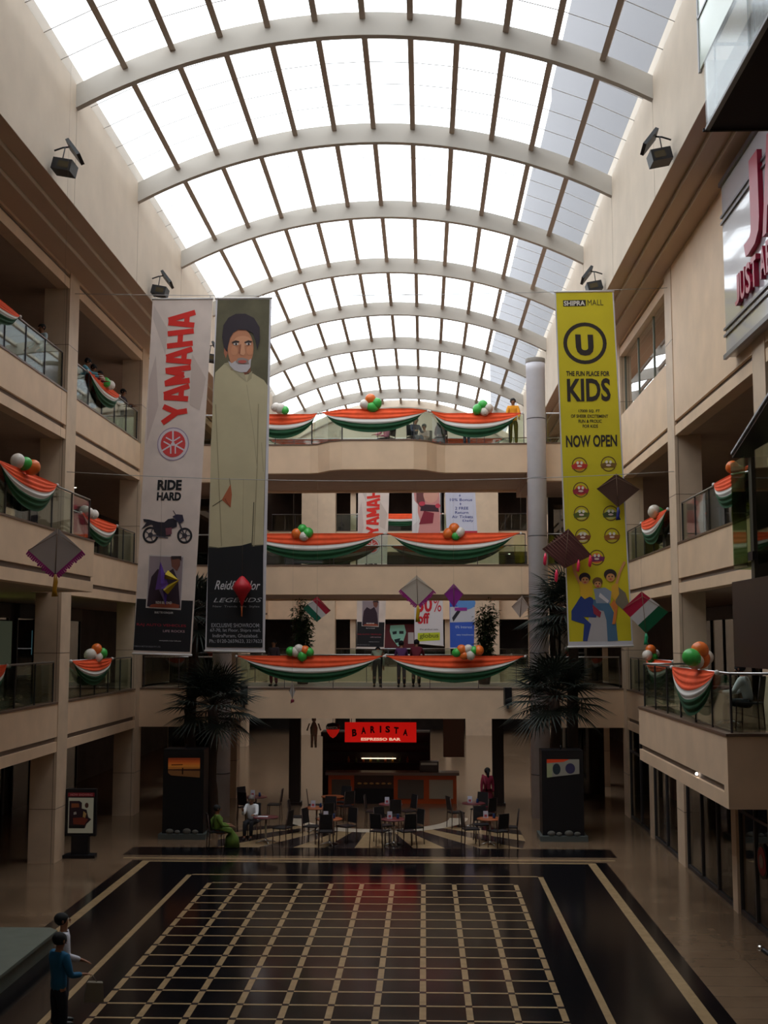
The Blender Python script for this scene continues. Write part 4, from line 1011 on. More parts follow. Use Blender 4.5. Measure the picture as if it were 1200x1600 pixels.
kite(5.3, yk, [(5.27, 10.5), (5.9, 10.06), (5.3, 9.57), (4.73, 10.08)], (74, 50, 40), 'dark brown kite with a blue tassel in front of the yellow banner', tail=((30, 35, 110), .35))
k2 = kite(3.9, yk, [(3.94, 8.99), (4.56, 8.25), (3.82, 7.9), (3.22, 8.43)], (84, 44, 44), 'dark maroon striped kite with pink tassels in front of the silver column')
m = MB()
for (x, z) in ((3.3, 8.2), (3.6, 7.75), (4.2, 8.02), (4.52, 8.15)):
    m.tube([(x, yk, z + .12), (x, yk, z), (x - .02, yk, z - .18), (x, yk, z - .22)], [.015, .05, .045, .015], mat('pink_tassel', s2l((235, 50, 90)), .3), 7)
part(m, 'tassels', k2)
m = MB()
for k in range(9): m.tube([(3.28 + k * .055, yk - .012, 8.47 + k * .055), (3.86 + k * .07, yk - .012, 7.95 + k * .03)], .004, mat('kite_stripe', s2l((150, 105, 90)), .6), 4)
part(m, 'stripes', k2)
k3 = kite(5.9, yk, [(5.89, 7.27), (6.6, 6.72), (5.98, 6.14), (5.36, 6.79)], (200, 40, 60), 'red white and green striped kite at the lower right of the yellow banner', stripes=[(170, 20, 60), (195, 190, 190), (12, 84, 54)], tail=((30, 150, 100), .3), alt=True)
kite(-3.6, yk, [(-3.6, 4.83), (-3.51, 4.58), (-3.59, 4.37), (-3.68, 4.58)], (188, 180, 176), 'tiny white kite hanging low before the first floor bridge edge', tail=((120, 30, 50), .1))
# red lantern shaped kite and folded star kite
t = empty('paper_lantern', (-5.0, yk, 6.87), 'red diamond shaped paper lantern in front of the portrait banner', 'lantern')
m = MB(); m.lathe((-5.0, yk, 6.87), [(.01, 0), (.08, .2), (.17, .36), (.28, .52), (.2, .66), (.06, .82), (.01, .84)], mat('red_paper', s2l((190, 20, 38)), .5), 8); part(m, 'body', t)
m = MB(); m.tube([(-5.0, yk, 6.88), (-5.0, yk, 6.6)], .02, mat('orange_tassel', s2l((190, 90, 40)), .5), 6); part(m, 'tassel', t)
m = MB(); m.tube([(-5.0, yk, 7.7), (-5.0, yk, 10.4)], .003, _m['kite_stick'], 4); part(m, 'thread', t)
t = empty('foil_star', (-7.0, yk, 7.2), 'violet and gold folded foil ornament on the motorcycle banner', 'ornament')
m = MB(); V = mat('violet_foil', s2l((80, 50, 140)), .25, .4); GD_ = mat('gold_foil', s2l((190, 165, 40)), .25, .4)
def spike(base, tip, w2, mm): 
    base = Vector(base); tip = Vector(tip); d = (tip - base).normalized(); s_ = Vector((d.z, 0, -d.x)) * w2
    m.add([base + s_, base - s_, base + Vector((0, -.16, 0)), tip], [(0, 2, 3), (2, 1, 3), (1, 0, 3), (0, 1, 2)], mm)
spike((-7.2, yk, 7.35), (-7.27, yk, 8.12), .2, V); spike((-7.2, yk, 7.5), (-7.1, yk, 6.9), .16, V)
part(m, 'violet_fold', t); m = MB()
spike((-7.12, yk - .02, 7.3), (-6.72, yk - .02, 7.62), .12, GD_); spike((-7.1, yk - .02, 7.75), (-6.75, yk - .02, 7.6), .13, GD_)
part(m, 'gold_fold', t); m = MB(); m.tube([(-7.27, yk, 8.1), (-7.27, yk, 10.45)], .003, _m['kite_stick'], 4); part(m, 'thread', t)
# ------------------------------------------------------------------ people
SKIN = mat('brown_skin', s2l((150, 100, 72)), .55); HAIR = mat('black_hair', s2l((13, 11, 13)), .8); SHOE = mat('dark_shoe', s2l((30, 26, 26)), .5)
def skin_mesh(name, verts, edges, radii, m, sub=1):
    me = bpy.data.meshes.new(name); me.from_pydata(verts, edges, [])
    o = bpy.data.objects.new(name, me); COL.objects.link(o)
    md = o.modifiers.new('skin', 'SKIN'); md.use_smooth_shade = True
    sv = me.skin_vertices[0].data
    for i, r in enumerate(radii):
        sv[i].radius = (r, r) if not isinstance(r, tuple) else r; sv[i].use_root = (i == 0)
    s2 = o.modifiers.new('sub', 'SUBSURF'); s2.levels = sub; s2.render_levels = sub
    dg = bpy.context.evaluated_depsgraph_get(); out = bpy.data.meshes.new_from_object(o.evaluated_get(dg))
    bpy.data.objects.remove(o); out.materials.clear(); out.materials.append(m)
    for p in out.polygons: p.use_smooth = True; p.material_index = 0
    out.name = name; r = bpy.data.objects.new(name, out); COL.objects.link(r); return r
class Fig:
    def __init__(s): s.v = []; s.e = []; s.r = []; s.k = {}
    def a(s, key, p, r, parent=None):
        s.k[key] = len(s.v); s.v.append(tuple(p)); s.r.append(r)
        if parent is not None: s.e.append((s.k[parent], s.k[key]))
def person(loc, head, lab, shirt=(200, 200, 200), pants=(40, 40, 48), pose='stand', h=1.68, arms=((0, 0), (0, 0)), hair='short', lean=0.0, saree=None, nod=0.0, cap=False, group=None, skin=None):
    """arms: per side (shoulder lift forward in degrees, elbow bend in degrees); heading in degrees, 0 = facing +Y"""
    f = h / 1.72; sit = pose == 'sit'; SKN_ = skin or SKIN
    t = empty('person', loc, lab, 'person', group); t.rotation_euler = (0, 0, R(head))
    zp = .50 if sit else .93
    def sp(y, z): # spine point, leaning forward about the hips
        a = R(lean); return (y * math.cos(a) + z * math.sin(a), zp + z * math.cos(a) - y * math.sin(a))
    B = Fig()
    y, z = sp(0, .0); B.a('pel', (0, y, z), (.10, .08))
    y, z = sp(0, .20); B.a('waist', (0, y, z), (.095, .075), 'pel')
    y, z = sp(.0, .38); B.a('chest', (0, y, z), (.12, .09), 'waist')
    y, z = sp(-.01, .515); B.a('nb', (0, y, z), .055, 'chest'); ny, nz = y, z
    a2 = R(lean + nod); hd = lambda yy, zz: (0, ny + yy * math.cos(a2) + zz * math.sin(a2), nz + zz * math.cos(a2) - yy * math.sin(a2))
    B.a('neck', hd(.005, .05), .056, 'nb'); B.a('jaw', hd(.03, .10), .072, 'neck'); B.a('skull', hd(.015, .175), .097, 'jaw'); B.a('crown', hd(.005, .225), .06, 'skull')
    for sx, nm, (lift, bend) in ((-1, 'l', arms[0]), (1, 'r', arms[1])):
        y, z = sp(0, .46); B.a(nm + 'sh', (sx * .165, y, z), .056, 'chest')
        la = R(lift); L1 = .29; e = (sx * .215, y + L1 * math.sin(la), z - L1 * math.cos(la)); B.a(nm + 'el', e, .041, nm + 'sh')
        fa = R(lift + bend); L2 = .25; wv = (sx * (.215 - .04 * math.sin(R(bend))), e[1] + L2 * math.sin(fa), e[2] - L2 * math.cos(fa)); B.a(nm + 'wr', wv, .028, nm + 'el')
        d = Vector((0, math.sin(fa), -math.cos(fa))); p = Vector(wv)
        B.a(nm + 'pa', p + d * .055, (.034, .022), nm + 'wr')
        side = Vector((1, 0, 0)); pm = Vector((0, math.cos(fa), math.sin(fa)))
        for q, (off, ln) in enumerate(((-.026, .066), (-.009, .078), (.009, .072), (.026, .056))):
            r0 = p + d * .085 + side * off; k1 = r0 + d * ln * .5 - pm * .004; k2 = r0 + d * ln - pm * .02 * (1 if fa > .3 else -1)
            B.a('%sf%d' % (nm, q), r0, .0095, nm + 'pa'); B.a('%sg%d' % (nm, q), k1, .0088, '%sf%d' % (nm, q)); B.a('%sh%d' % (nm, q), k2, .0075, '%sg%d' % (nm, q))
        th = p + d * .03 - side * sx * .035; B.a(nm + 't0', th, .011, nm + 'wr'); B.a(nm + 't1', th + d * .045 - side * sx * .012, .0095, nm + 't0')
        B.k[nm + 'hand'] = B.k[nm + 'pa']
        # leg
        if sit: kn = (sx * .10, .44, .50); an = (sx * .10, .46, .09); to = (sx * .10, .58, .035); hp = (sx * .09, .02, .48)
        else: kn = (sx * .10, .03, .50); an = (sx * .105, -.02, .09); to = (sx * .12, .12, .035); hp = (sx * .09, 0, .88)
        B.a(nm + 'hip', hp, .07, 'pel'); B.a(nm + 'kn', kn, .055, nm + 'hip'); B.a(nm + 'ca', ((kn[0] + an[0]) / 2, (kn[1] + an[1]) / 2 - .02, (kn[2] + an[2]) / 2 + .04), .05, nm + 'kn')
        B.a(nm + 'an', an, .035, nm + 'ca'); B.a(nm + 'to', to, .032, nm + 'an')
    def fin(o):
        o.parent = t; o.scale = (f, f, f); return o
    fin(skin_mesh('body', B.v, B.e, B.r, SKN_))
    V = lambda k: B.v[B.k[k]]
    # shirt
    S = Fig(); y, z = sp(0, -.06)
    S.a('chest', V('chest'), (.165, .12)); S.a('waist', V('waist'), (.14, .108), 'chest'); S.a('hem', (0, V('pel')[1], V('pel')[2] - (.0 if sit else .10)), (.165, .132), 'waist')
    S.a('nb', Vector(V('nb')) - Vector((0, 0, .01)), .07, 'chest')
    for nm in 'lr':
        S.a(nm + 'sh', V(nm + 'sh'), .08, 'chest'); S.a(nm + 'el', V(nm + 'el'), .056, nm + 'sh')
        S.a(nm + 'cu', Vector(V(nm + 'el')).lerp(Vector(V(nm + 'wr')), .92), .044, nm + 'el')
    sm_ = mat('shirt_%02x%02x%02x' % shirt, s2l(shirt), .85, var=.08, scale=8)
    fin(skin_mesh('shirt', S.v, S.e, S.r, sm_))
    if saree:
        sk = mat('skirt_%02x%02x%02x' % saree, s2l(saree), .85, var=.15, scale=9)
        m = MB()
        if sit:
            rings = [((0, 0, .6), .17), ((0, .2, .56), .2), ((0, .42, .5), .21), ((0, .47, .3), .24), ((0, .48, .03), .29)]
        else: rings = [((0, 0, 1.0), .15), ((0, 0, .8), .19), ((0, 0, .4), .22), ((0, 0, .03), .28)]
        seg = 18; vs = []
        for i, (c2, r2) in enumerate(rings):
            for k in range(seg):
                an = 2 * math.pi * k / seg; rr2 = r2 * (1 + .06 * math.sin(k * 3 + i))
                ax = Vector((1, 0, 0)); ay = Vector((0, 1, 0)) if not (sit and i in (1, 2)) else Vector((0, .3, .95)) * (.6 if i == 1 else .55)
                vs.append(Vector(c2) + ax * rr2 * math.cos(an) + ay * rr2 * .8 * math.sin(an))
        m.add(vs, [(i * seg + k, i * seg + (k + 1) % seg, (i + 1) * seg + (k + 1) % seg, (i + 1) * seg + k) for i in range(len(rings) - 1) for k in range(seg)] + [tuple(range(seg)), tuple((len(rings) - 1) * seg + k for k in range(seg))], sk, True)
        m.tube([(V('pel')[0] + .12, V('pel')[1] + .1, V('pel')[2] + .1), (.02, V('chest')[1] + .12, V('chest')[2]), (-.15, V('lsh')[1] + .03, V('lsh')[2] + .06), (-.13, V('chest')[1] - .13, V('chest')[2] - .05), (-.1, V('pel')[1] - .16, V('pel')[2])], [.05, .06, .05, .06, .05], sk, 8)
        fin(m.build('saree'))
    else:
        T = Fig(); T.a('pel', (V('pel')[0], V('pel')[1], V('pel')[2] - .03), (.15, .12)); T.a('wst', Vector(V('pel')).lerp(Vector(V('waist')), .5), (.135, .108), 'pel')
        for nm in 'lr':
            T.a(nm + 'hip', V(nm + 'hip'), .1, 'pel'); T.a(nm + 'kn', V(nm + 'kn'), .075, nm + 'hip'); T.a(nm + 'an', Vector(V(nm + 'an')) + Vector((0, 0, .01)), .062, nm + 'kn')
        fin(skin_mesh('trousers', T.v, T.e, T.r, mat('trousers_%02x%02x%02x' % pants, s2l(pants), .85)))
        for nm in 'lr':
            a, b2 = Vector(V(nm + 'an')), Vector(V(nm + 'to')); m = MB()
            m.ell((a + b2) / 2 + Vector((0, .0, .0)) - Vector((0, 0, .02)), (.048, .135, .045), SHOE, 12, 8); o = fin(m.build('shoe'))
    # hair and face
    c2 = Vector(V('skull')); up = (Vector(V('crown')) - c2).normalized(); fw = Vector((0, math.cos(a2), -math.sin(a2)))
    if hair != 'bald' or True:
        m = MB(); seg, rg = 16, 10; vs = []; rx, ry, rz = .104, .118, .114
        for i in range(rg + 1):
            th = math.pi * .72 * i / rg
            for k in range(seg):
                ph = 2 * math.pi * k / seg; fr = math.sin(ph)
                cut = 1.0 if fr < .2 else 1 - .42 * (fr - .2) / .8
                th2 = th * cut
                vs.append(c2 + Vector((1, 0, 0)) * rx * math.sin(th2) * math.cos(ph) + fw * (ry * math.sin(th2) * math.sin(ph) - .008) + up * (rz * math.cos(th2) + .005))
        hm = HAIR if hair != 'grey' else mat('grey_hair', s2l((120, 112, 108)), .7)
        m.add(vs, [(i * seg + k, (i + 1) * seg + k, (i + 1) * seg + (k + 1) % seg, i * seg + (k + 1) % seg) for i in range(rg) for k in range(seg)], hm, True)
        if hair == 'long': m.tube([c2 - fw * .07 + up * .02, c2 - fw * .10 - up * .1, c2 - fw * .10 - up * .26], [.06, .055, .03], HAIR, 8)
        fin(m.build('hair'))
    if cap:
        m = MB(); m.ell(c2 + up * .035 - fw * .008, (.11, .124, .1), mat('navy_cap', s2l((24, 26, 90)), .7), 14, 8); fin(m.build('cap'))
    m = MB(); EW = mat('eye_white', s2l((220, 215, 210)), .4); EB = mat('eye_dark', s2l((25, 18, 16)), .4); LP = mat('lip', s2l((120, 64, 56)), .6)
    for sx in (-1, 1):
        e = c2 + Vector((sx * .032, 0, 0)) + fw * .088 - up * .012
        m.ell(e, (.014, .008, .008), EW, 8, 6); m.ell(e + fw * .006, (.006, .005, .006), EB, 8, 5); m.ell(e + up * .02 + fw * .004, (.018, .006, .004), HAIR, 8, 5)
        m.ell(c2 + Vector((sx * .098, 0, 0)) - up * .02, (.01, .018, .028), SKN_, 8, 6)
    m.ell(c2 + fw * .102 - up * .04, (.013, .017, .024), SKN_, 8, 6); m.ell(c2 + fw * .09 - up * .075, (.024, .01, .008), LP, 8, 5)
    fin(m.build('face'))
    return t
GR = math.radians
person((-5.42, 18.05, 0.0), -40, 'man in blue shirt seen from behind at the lower left corner', (20, 92, 130), (18, 20, 32), h=1.66, arms=((8, 12), (12, 70)))
person((-5.68, 19.15, 0.0), -75, 'man in white striped shirt looking up, behind the man in blue', (205, 204, 214), (60, 58, 66), h=1.70, arms=((5, 10), (10, 60)), nod=-14)
person((-6.0, 34.9, 0.0), -70, 'seated woman in a green saree beside the left black box', (95, 122, 44), h=1.62, pose='sit', arms=((25, 60), (25, 60)), saree=(92, 118, 42), hair='short')
person((-5.25, 36.75, 0.0), 172, 'seated man in a white shirt at the cafe table', (235, 236, 240), (30, 28, 34), h=1.7, pose='sit', arms=((40, 55), (35, 95)), hair='grey', lean=8)
person((2.1, 41.0, 0.0), 20, 'woman in a crimson dress standing right of the cafe counter', (130, 24, 50), h=1.66, saree=(110, 18, 42), hair='long')
person((3.22, 42.45, FZ[2]), 178, 'man in a yellow shirt standing at the top bridge rail', (232, 150, 30), (24, 20, 20), h=1.74, arms=((22, 30), (22, 30)))
person((1.57, 43.1, FZ[2]), 170, 'person behind the top bridge swag, only the hair showing', (90, 60, 60), (40, 40, 60), h=1.32)
chairs_up = []
for x, y, hd2, sh, lab in ((-1.35, 43.6, 60, (205, 130, 150), 'seated person in a pink shirt on the top bridge'), (-.35, 43.3, -150, (40, 44, 66), 'seated person in navy on the top bridge'),
                       (.05, 44.6, 160, (170, 150, 140), 'seated person in pale clothes farther back on the top bridge'), (.65, 43.4, 5, (120, 84, 76), 'seated person in a brown top seen from behind on the top bridge')):
    person((x, y, FZ[2]), hd2, lab, sh, (90, 92, 104), h=1.6, pose='sit', arms=((30, 60), (30, 60)), lean=10); chairs_up.append((x, y, hd2))
person((-1.68, 42.55, FZ[0]), 0, 'man in a grey green shirt bending over, on the first floor bridge', (140, 150, 130), (34, 30, 30), h=1.7, lean=48, arms=((10, 10), (10, 10)), nod=30)
person((-.82, 42.5, FZ[0]), 5, 'person in a purple top with their back turned on the first floor bridge', (90, 50, 100), (50, 40, 60), h=1.64, lean=10, arms=((20, 50), (20, 50)))
person((-.30, 42.6, FZ[0]), -8, 'person in a maroon top with their back turned on the first floor bridge', (110, 30, 48), (36, 30, 34), h=1.68, lean=10, arms=((30, 50), (55, 20)))
person((-5.45, 43.2, FZ[0]), 160, 'person in dark clothes on the first floor bridge beside the portrait banner', (60, 50, 56), (110, 36, 46), h=1.66)
person((-10.45, 31.55, FZ[2]), 150, 'man in a pale blue shirt at the top left gallery beside the pier', (185, 205, 215), (50, 50, 60), h=1.68, arms=((12, 40), (25, 30)))
og = None
person((-10.42, 35.1, FZ[2]), -80, 'onlooker in a light blue shirt leaning on the top left rail', (100, 165, 185), (40, 40, 50), h=1.62, lean=22, arms=((45, 40), (45, 40)))
person((-10.46, 35.85, FZ[2]), -95, 'onlooker in a maroon top leaning on the top left rail', (110, 50, 62), (40, 36, 44), h=1.6, lean=24, arms=((45, 40), (45, 40)))
person((-10.42, 36.6, FZ[2]), -85, 'onlooker in a striped dark top nearest the balloons on the top left rail', (60, 54, 78), (40, 36, 44), h=1.55, lean=20, arms=((45, 40), (45, 40)))
person((-10.42, 40.0, FZ[2]), -100, 'man in a dark shirt resting his arm on the top left rail', (46, 30, 44), (90, 84, 76), h=1.66, lean=8, arms=((20, 70), (20, 70)))
person((6.25, 23.4, FZ[0] + .0), 60, 'seated person in a white shirt on the projecting right balcony', (225, 225, 228), (40, 40, 46), h=1.68, pose='sit', arms=((30, 60), (30, 60)), lean=14)
# carried bag of the man in blue
b = MB(); b.extr([(-5.12, 18.30, .62), (-4.84, 18.38, .60), (-4.86, 18.38, .88), (-5.08, 18.32, .90)], (.04, -.1, 0), mat('plastic_bag', s2l((120, 112, 96)), .4)); b.tube([(-5.06, 18.28, .9), (-5.0, 18.3, 1.0), (-4.92, 18.32, .88)], .008, _m['plastic_bag'], 5)
tag(b.build('shopping_bag', loc=(-5, 18.3, .6)), 'thin translucent carrier bag held by the man in blue', 'bag')
# ------------------------------------------------------------------ cafe furniture
WOODT = mat('orange_table_top', s2l((150, 80, 45)), .35, var=.15, scale=6); DRKT = mat('maroon_table_top', s2l((100, 45, 50)), .3); CHB = mat('chair_black', s2l((24, 22, 26)), .5); CHL = mat('chair_leg_wood', s2l((70, 44, 36)), .5)
def cafe_chair(loc, rz, lab, grp='cafe chairs on the ground floor'):
    t = empty('cafe_chair', (0, 0, 0), lab, 'chair', grp)
    m = MB(); m.prism([(-.2, -.2), (.2, -.2), (.22, .2), (-.22, .2)], .43, .46, CHB); part(m, 'seat', t)
    m = MB(); m.extr([(-.19, -.205, .52), (.19, -.205, .52), (.17, -.26, .92), (-.17, -.26, .92)], (0, .022, 0), CHB); part(m, 'backrest', t)
    for x, y in ((-.18, -.19), (.18, -.19), (-.19, .18), (.19, .18)):
        m = MB(); top = (x * .94, -.25, .9) if y < 0 else (x, y, .44)
        m.tube([(x * 1.08, y * 1.1, 0), (x, y, .44)] + ([top] if y < 0 else []), .013, CHL, 6); part(m, 'leg', t)
    t.location = loc; t.rotation_euler = (0, 0, rz); t.scale = (1.08, 1.08, 1.08); return t
def cafe_table(loc, lab, top=WOODT, r=.38):
    t = empty('cafe_table', (0, 0, 0), lab, 'table', 'round cafe tables on the ground floor')
    m = MB(); m.lathe((0, 0, 0), [(r - .02, .715), (r, .72), (r, .745), (r - .01, .75)], top, 24); part(m, 'table_top', t)
    m = MB(); m.tube([(0, 0, .03), (0, 0, .72)], .028, STEEL, 10); part(m, 'pedestal', t)
    m = MB()
    for k in range(4):
        a = k * math.pi / 2 + .4; m.tube([(0, 0, .07), (.16 * math.cos(a), .16 * math.sin(a), .05), (.3 * math.cos(a), .3 * math.sin(a), .015)], .018, STEEL, 6)
    m.lathe((0, 0, 0), [(.05, .03), (.05, .1)], STEEL, 10)
    part(m, 'base', t); t.location = loc; return t
def menu_card(x, y, z, lab):
    m = MB(); c2 = mat('menu_card', s2l((190, 190, 205)), .6); m.extr([(x - .07, y - .03, z), (x + .07, y - .03, z), (x + .07, y, z + .2), (x - .07, y, z + .2)], (0, .004, 0), c2); m.extr([(x - .07, y + .03, z), (x + .07, y + .03, z), (x + .07, y + .004, z + .2), (x - .07, y + .004, z + .2)], (0, .003, 0), c2)
    m.extr([(x - .04, y - .028, z + .03), (x + .04, y - .028, z + .03), (x + .04, y - .016, z + .1), (x - .04, y - .016, z + .1)], (0, -.003, 0), mat('menu_red', s2l((170, 70, 80)), .6))
    tag(m.build('menu_card', loc=(x, y, z)), lab, 'menu card')
def jar(x, y, z, lab):
    m = MB(); m.lathe((x, y, z), [(.04, 0), (.045, .05), (.03, .11), (.035, .13)], mat('blue_jar', s2l((30, 60, 110)), .3), 12); tag(m.build('sugar_jar', loc=(x, y, z)), lab, 'jar')
T = [(-2.8, 35.6, WOODT, 'front left of the cafe', [40, 150, 265], 1), (-.92, 35.6, DRKT, 'front middle of the cafe', [20, 120, 230, 310], 1), (-1.1, 38.8, DRKT, 'amid the white ring', [30, 160, 280], 1),
     (-3.39, 37.9, WOODT, 'left in the white ring', [60, 190, 300], 1), (1.56, 39.1, DRKT, 'right rear of the cafe', [70, 200, 310], 1), (1.9, 35.8, WOODT, 'front right of the cafe', [15, 110, 200, 290], 1),
     (-4.72, 35.9, DRKT, 'before the seated man in white', [330], 0), (-5.65, 40.4, DRKT, 'rear left by the column', [10, 130, 250], 1), (-3.1, 40.6, WOODT, 'before the left counter', [60, 200, 320], 0)]
rr = random.Random(5)
for n, (x, y, tp, where, ang, mc) in enumerate(T):
    cafe_table((x, y, 0), 'round cafe table, ' + where, tp)
    for q, a in enumerate(ang):
        cx, cy = x + .62 * math.cos(R(a)), y + .62 * math.sin(R(a))
        side = 'right' if math.cos(R(a)) > .4 else ('left' if math.cos(R(a)) < -.4 else '')
        dep = 'far' if math.sin(R(a)) > .4 else ('near' if math.sin(R(a)) < -.4 else '')
        cafe_chair((cx, cy, 0), R(a) + math.pi / 2 + rr.uniform(-.3, .3), 'black cafe chair %s of the table %s' % (' '.join(s for s in (dep, side) if s), where.split(',')[0]))
    if mc: menu_card(x - .12, y + .08, .75, 'white menu card on the table ' + where.split(',')[0]); jar(x + .12, y + .02, .75, 'blue sugar jar on the table ' + where.split(',')[0])
cafe_chair((-6.03, 34.88, 0), R(-70), 'cafe chair under the woman in green'); cafe_chair((-5.25, 36.8, 0), R(172), 'cafe chair under the man in white')
# cloth papers on the couple's table
m = MB(); m.box(-4.95, -4.65, 35.8, 35.98, .751, .76, mat('paper_white', s2l((220, 220, 225)), .7)); tag(m.build('newspaper', loc=(-4.8, 35.9, .75)), 'folded white paper on the table before the man in white', 'newspaper')
for (x, y, hd2), lb in zip(chairs_up, ('pink', 'navy', 'pale', 'brown')): cafe_chair((x, y - .0, FZ[2]), R(hd2), 'chair under the seated person in %s on the top bridge' % lb, 'chairs on the upper floors')
cafe_chair((6.25, 23.4, FZ[0]), R(60), 'chair under the white shirted person on the right balcony', 'chairs on the upper floors')
cafe_table((6.15, 24.6, FZ[0]), 'round table on the projecting right balcony', DRKT)['group'] = 'tables on the upper floors'
# ------------------------------------------------------------------ cafe counter and sign
ORG = mat('orange_laminate', s2l((190, 78, 24)), .4); CTOP = mat('grey_counter_top', s2l((130, 118, 112)), .3); PPAN = mat('pale_counter_panel', s2l((165, 155, 135)), .5)
t = empty('cafe_counter', (-1.5, 44.6, 0), 'orange framed cafe counter below the red sign', 'counter')
m = MB(); m.box(-3.55, -2.6, 44.4, 45.0, 0, 1.02, ORG); part(m, 'orange_frame', t); m = MB(); m.box(-1.15, 1.15, 44.4, 45.0, 0, 1.02, ORG); part(m, 'orange_frame', t)
m = MB(); m.box(-3.65, 1.25, 44.3, 45.1, 1.02, 1.12, CTOP); part(m, 'counter_top', t)
for x0, x1, c2 in ((-3.42, -2.73, mat('grey_counter_panel', s2l((90, 82, 72)), .5)), (-1.0, -.05, _m['grey_counter_panel']), (.15, 1.02, PPAN)):
    m = MB(); m.box(x0, x1, 44.36, 44.4, .18, .86, c2); part(m, 'front_panel', t)
m = MB(); m.box(-2.6, -1.15, 44.35, 45.0, 0, .55, BLACK); m.box(-2.6, -1.15, 44.4, 45.0, .55, 1.02, mat('case_inside', s2l((70, 55, 45)), .6)); part(m, 'display_case', t)
for k in range(6):
    m = MB(); m.ell((-2.4 + k * .22, 44.36, .72), (.08, .04, .04), mat('pastry', s2l((190, 150, 90)), .6), 10, 6); tag(m.build('pastry', loc=(-2.4 + k * .22, 44.36, .72)), 'small pale pastry in the counter display case', 'pastry', 'pastries in the display case')
t = empty('cafe_back_shelf', (-1.9, 46.0, 0), 'dark shelving with small lamps behind the cafe counter', 'shelf')
m = MB(); m.box(-3.9, .2, 46.0, 46.5, 0, 2.5, mat('dark_wood', s2l((34, 24, 22)), .5)); m.box(-3.9, .2, 45.2, 46.0, 2.35, 2.5, _m['dark_wood']); part(m, 'cabinet', t)
m = MB()
for z in (1.3, 1.7, 2.05): m.box(-3.8, .1, 45.75, 46.0, z, z + .03, _m['dark_wood'])
part(m, 'shelves', t)
m = MB(); m.box(-2.4, -1.1, 45.7, 45.74, 1.48, 1.51, mat('strip_lamp', (1, .8, .55), .5, emit=((1, .75, .45), 2.5))); part(m, 'strip_lamp', t)
for k in range(9):
    m = MB(); m.lathe((-2.9 + k * .28, 45.85, 1.33), [(.05, 0), (.05, .12), (.02, .17), (.02, .22)], mat('bottle_%d' % (k % 3), s2l([(150, 110, 50), (60, 80, 50), (120, 60, 40)][k % 3]), .3), 10)
    tag(m.build('bottle', loc=(-2.9 + k * .28, 45.85, 1.33)), 'small bottle on the shelf behind the cafe counter', 'bottle', 'bottles behind the cafe counter')
m = MB(); m.box(-.2, .5, 44.5, 44.95, 1.12, 1.5, DSTEEL); m.box(-.15, .45, 44.48, 44.5, 1.38, 1.46, STEEL); tag(m.build('espresso_machine', loc=(.15, 44.7, 1.12)), 'dark coffee machine on the right part of the counter', 'coffee machine')
# red sign
SA = [(540, 1128), (650, 1128), (540, 1158), (650, 1158)]
A = Art(SA, [(-2.83, 42.6, 3.05), (-.3, 42.6, 3.05), (-2.83, 42.6, 2.36), (-.3, 42.6, 2.36)], step=.006)
t = empty('cafe_sign', (-1.57, 42.62, 2.36), 'backlit red cafe sign under the first floor bridge', 'sign')
m = MB(); m.box(-2.83, -.3, 42.6, 42.72, 2.36, 3.05, mat('sign_red_lit', s2l((205, 22, 18)), .5, emit=(s2l((225, 20, 14)), .42))); lb_ = part(m, 'lightbox', t)
m = MB()
for x in (-2.6, -.5): m.tube([(x, 42.66, 3.05), (x, 42.66, 3.27)], .012, DSTEEL, 6)
part(m, 'hangers', t)
for k, (ch, cx, by) in enumerate(zip('BARISTA', (555, 569, 583, 595, 606, 619, 633), (1149, 1145.5, 1144, 1143.5, 1143.5, 1145, 1148))):
    m = MB(); hw = 1.2 if ch == 'I' else 3.6; rot = (k - 3) * .55
    A.text(m, ch, (cx - hw, by - rot * .35), (cx + hw, by + rot * .35), (cx - hw - rot * -.3, by - 10.5), (18, 14, 34), .05, 1)
    part(m, 'letter', lb_)
m = MB(); A.text(m, 'ESPRESSO BAR', (565, 1155.5), (626, 1155.5), (565, 1151.2), mat('lit_small_letters', s2l((250, 205, 175)), .5, emit=(s2l((250, 205, 175)), .6)), .04, 1.5); part(m, 'small_lettering', lb_)
t = empty('round_cafe_lamp', (-3.25, 42.6, 2.5), 'small red and black hanging cafe emblem left of the red sign', 'sign')
m = MB(); m.lathe((-3.25, 42.6, 2.5), [(.01, 0), (.1, .06), (.2, .2), (.24, .32)], mat('emblem_red', s2l((215, 30, 20)), .5, emit=(s2l((215, 30, 20)), .3)), 20); part(m, 'lower_bowl', t)
m = MB(); m.lathe((-3.25, 42.6, 2.5), [(.24, .32), (.25, .42), (.2, .5), (.03, .54)], BLACK, 20); m.tube([(-3.25, 42.6, 3.02), (-3.25, 42.6, 3.26)], .01, DSTEEL, 6); part(m, 'upper_cap', t)
A2_ = Art([(0, 0), (10, 0), (0, 4), (10, 4)], [(-3.44, 42.33, 2.93), (-3.06, 42.33, 2.93), (-3.44, 42.33, 2.84), (-3.06, 42.33, 2.84)])
m = MB(); A2_.text(m, 'BARISTA', (0, 4), (10, 4), (0, 0), (220, 215, 215), .02, 1); part(m, 'lettering', t)
for x, lab in ((-4.95, 'dark square post left of the cafe counter'), (2.45, 'dark square post right of the cafe counter')):
    m = MB(); m.box(x, x + .4, 43.9, 44.3, 0, 3.26, mat('dark_post', s2l((40, 26, 22)), .5)); m.box(x - .05, x + .45, 43.85, 44.35, 0, .1, _m['dark_post'])
    tag(m.build('dark_post', loc=(x + .2, 44.1, 0)), lab, 'post')
m = MB(); m.box(.7, 1.5, 46.2, 46.25, 1.5, 3.27, mat('pale_panel', s2l((140, 130, 118)), .6)); tag(m.build('menu_board', loc=(1.1, 46.2, 1.5)), 'pale board hanging behind the cafe at the right', 'board')
m = MB()
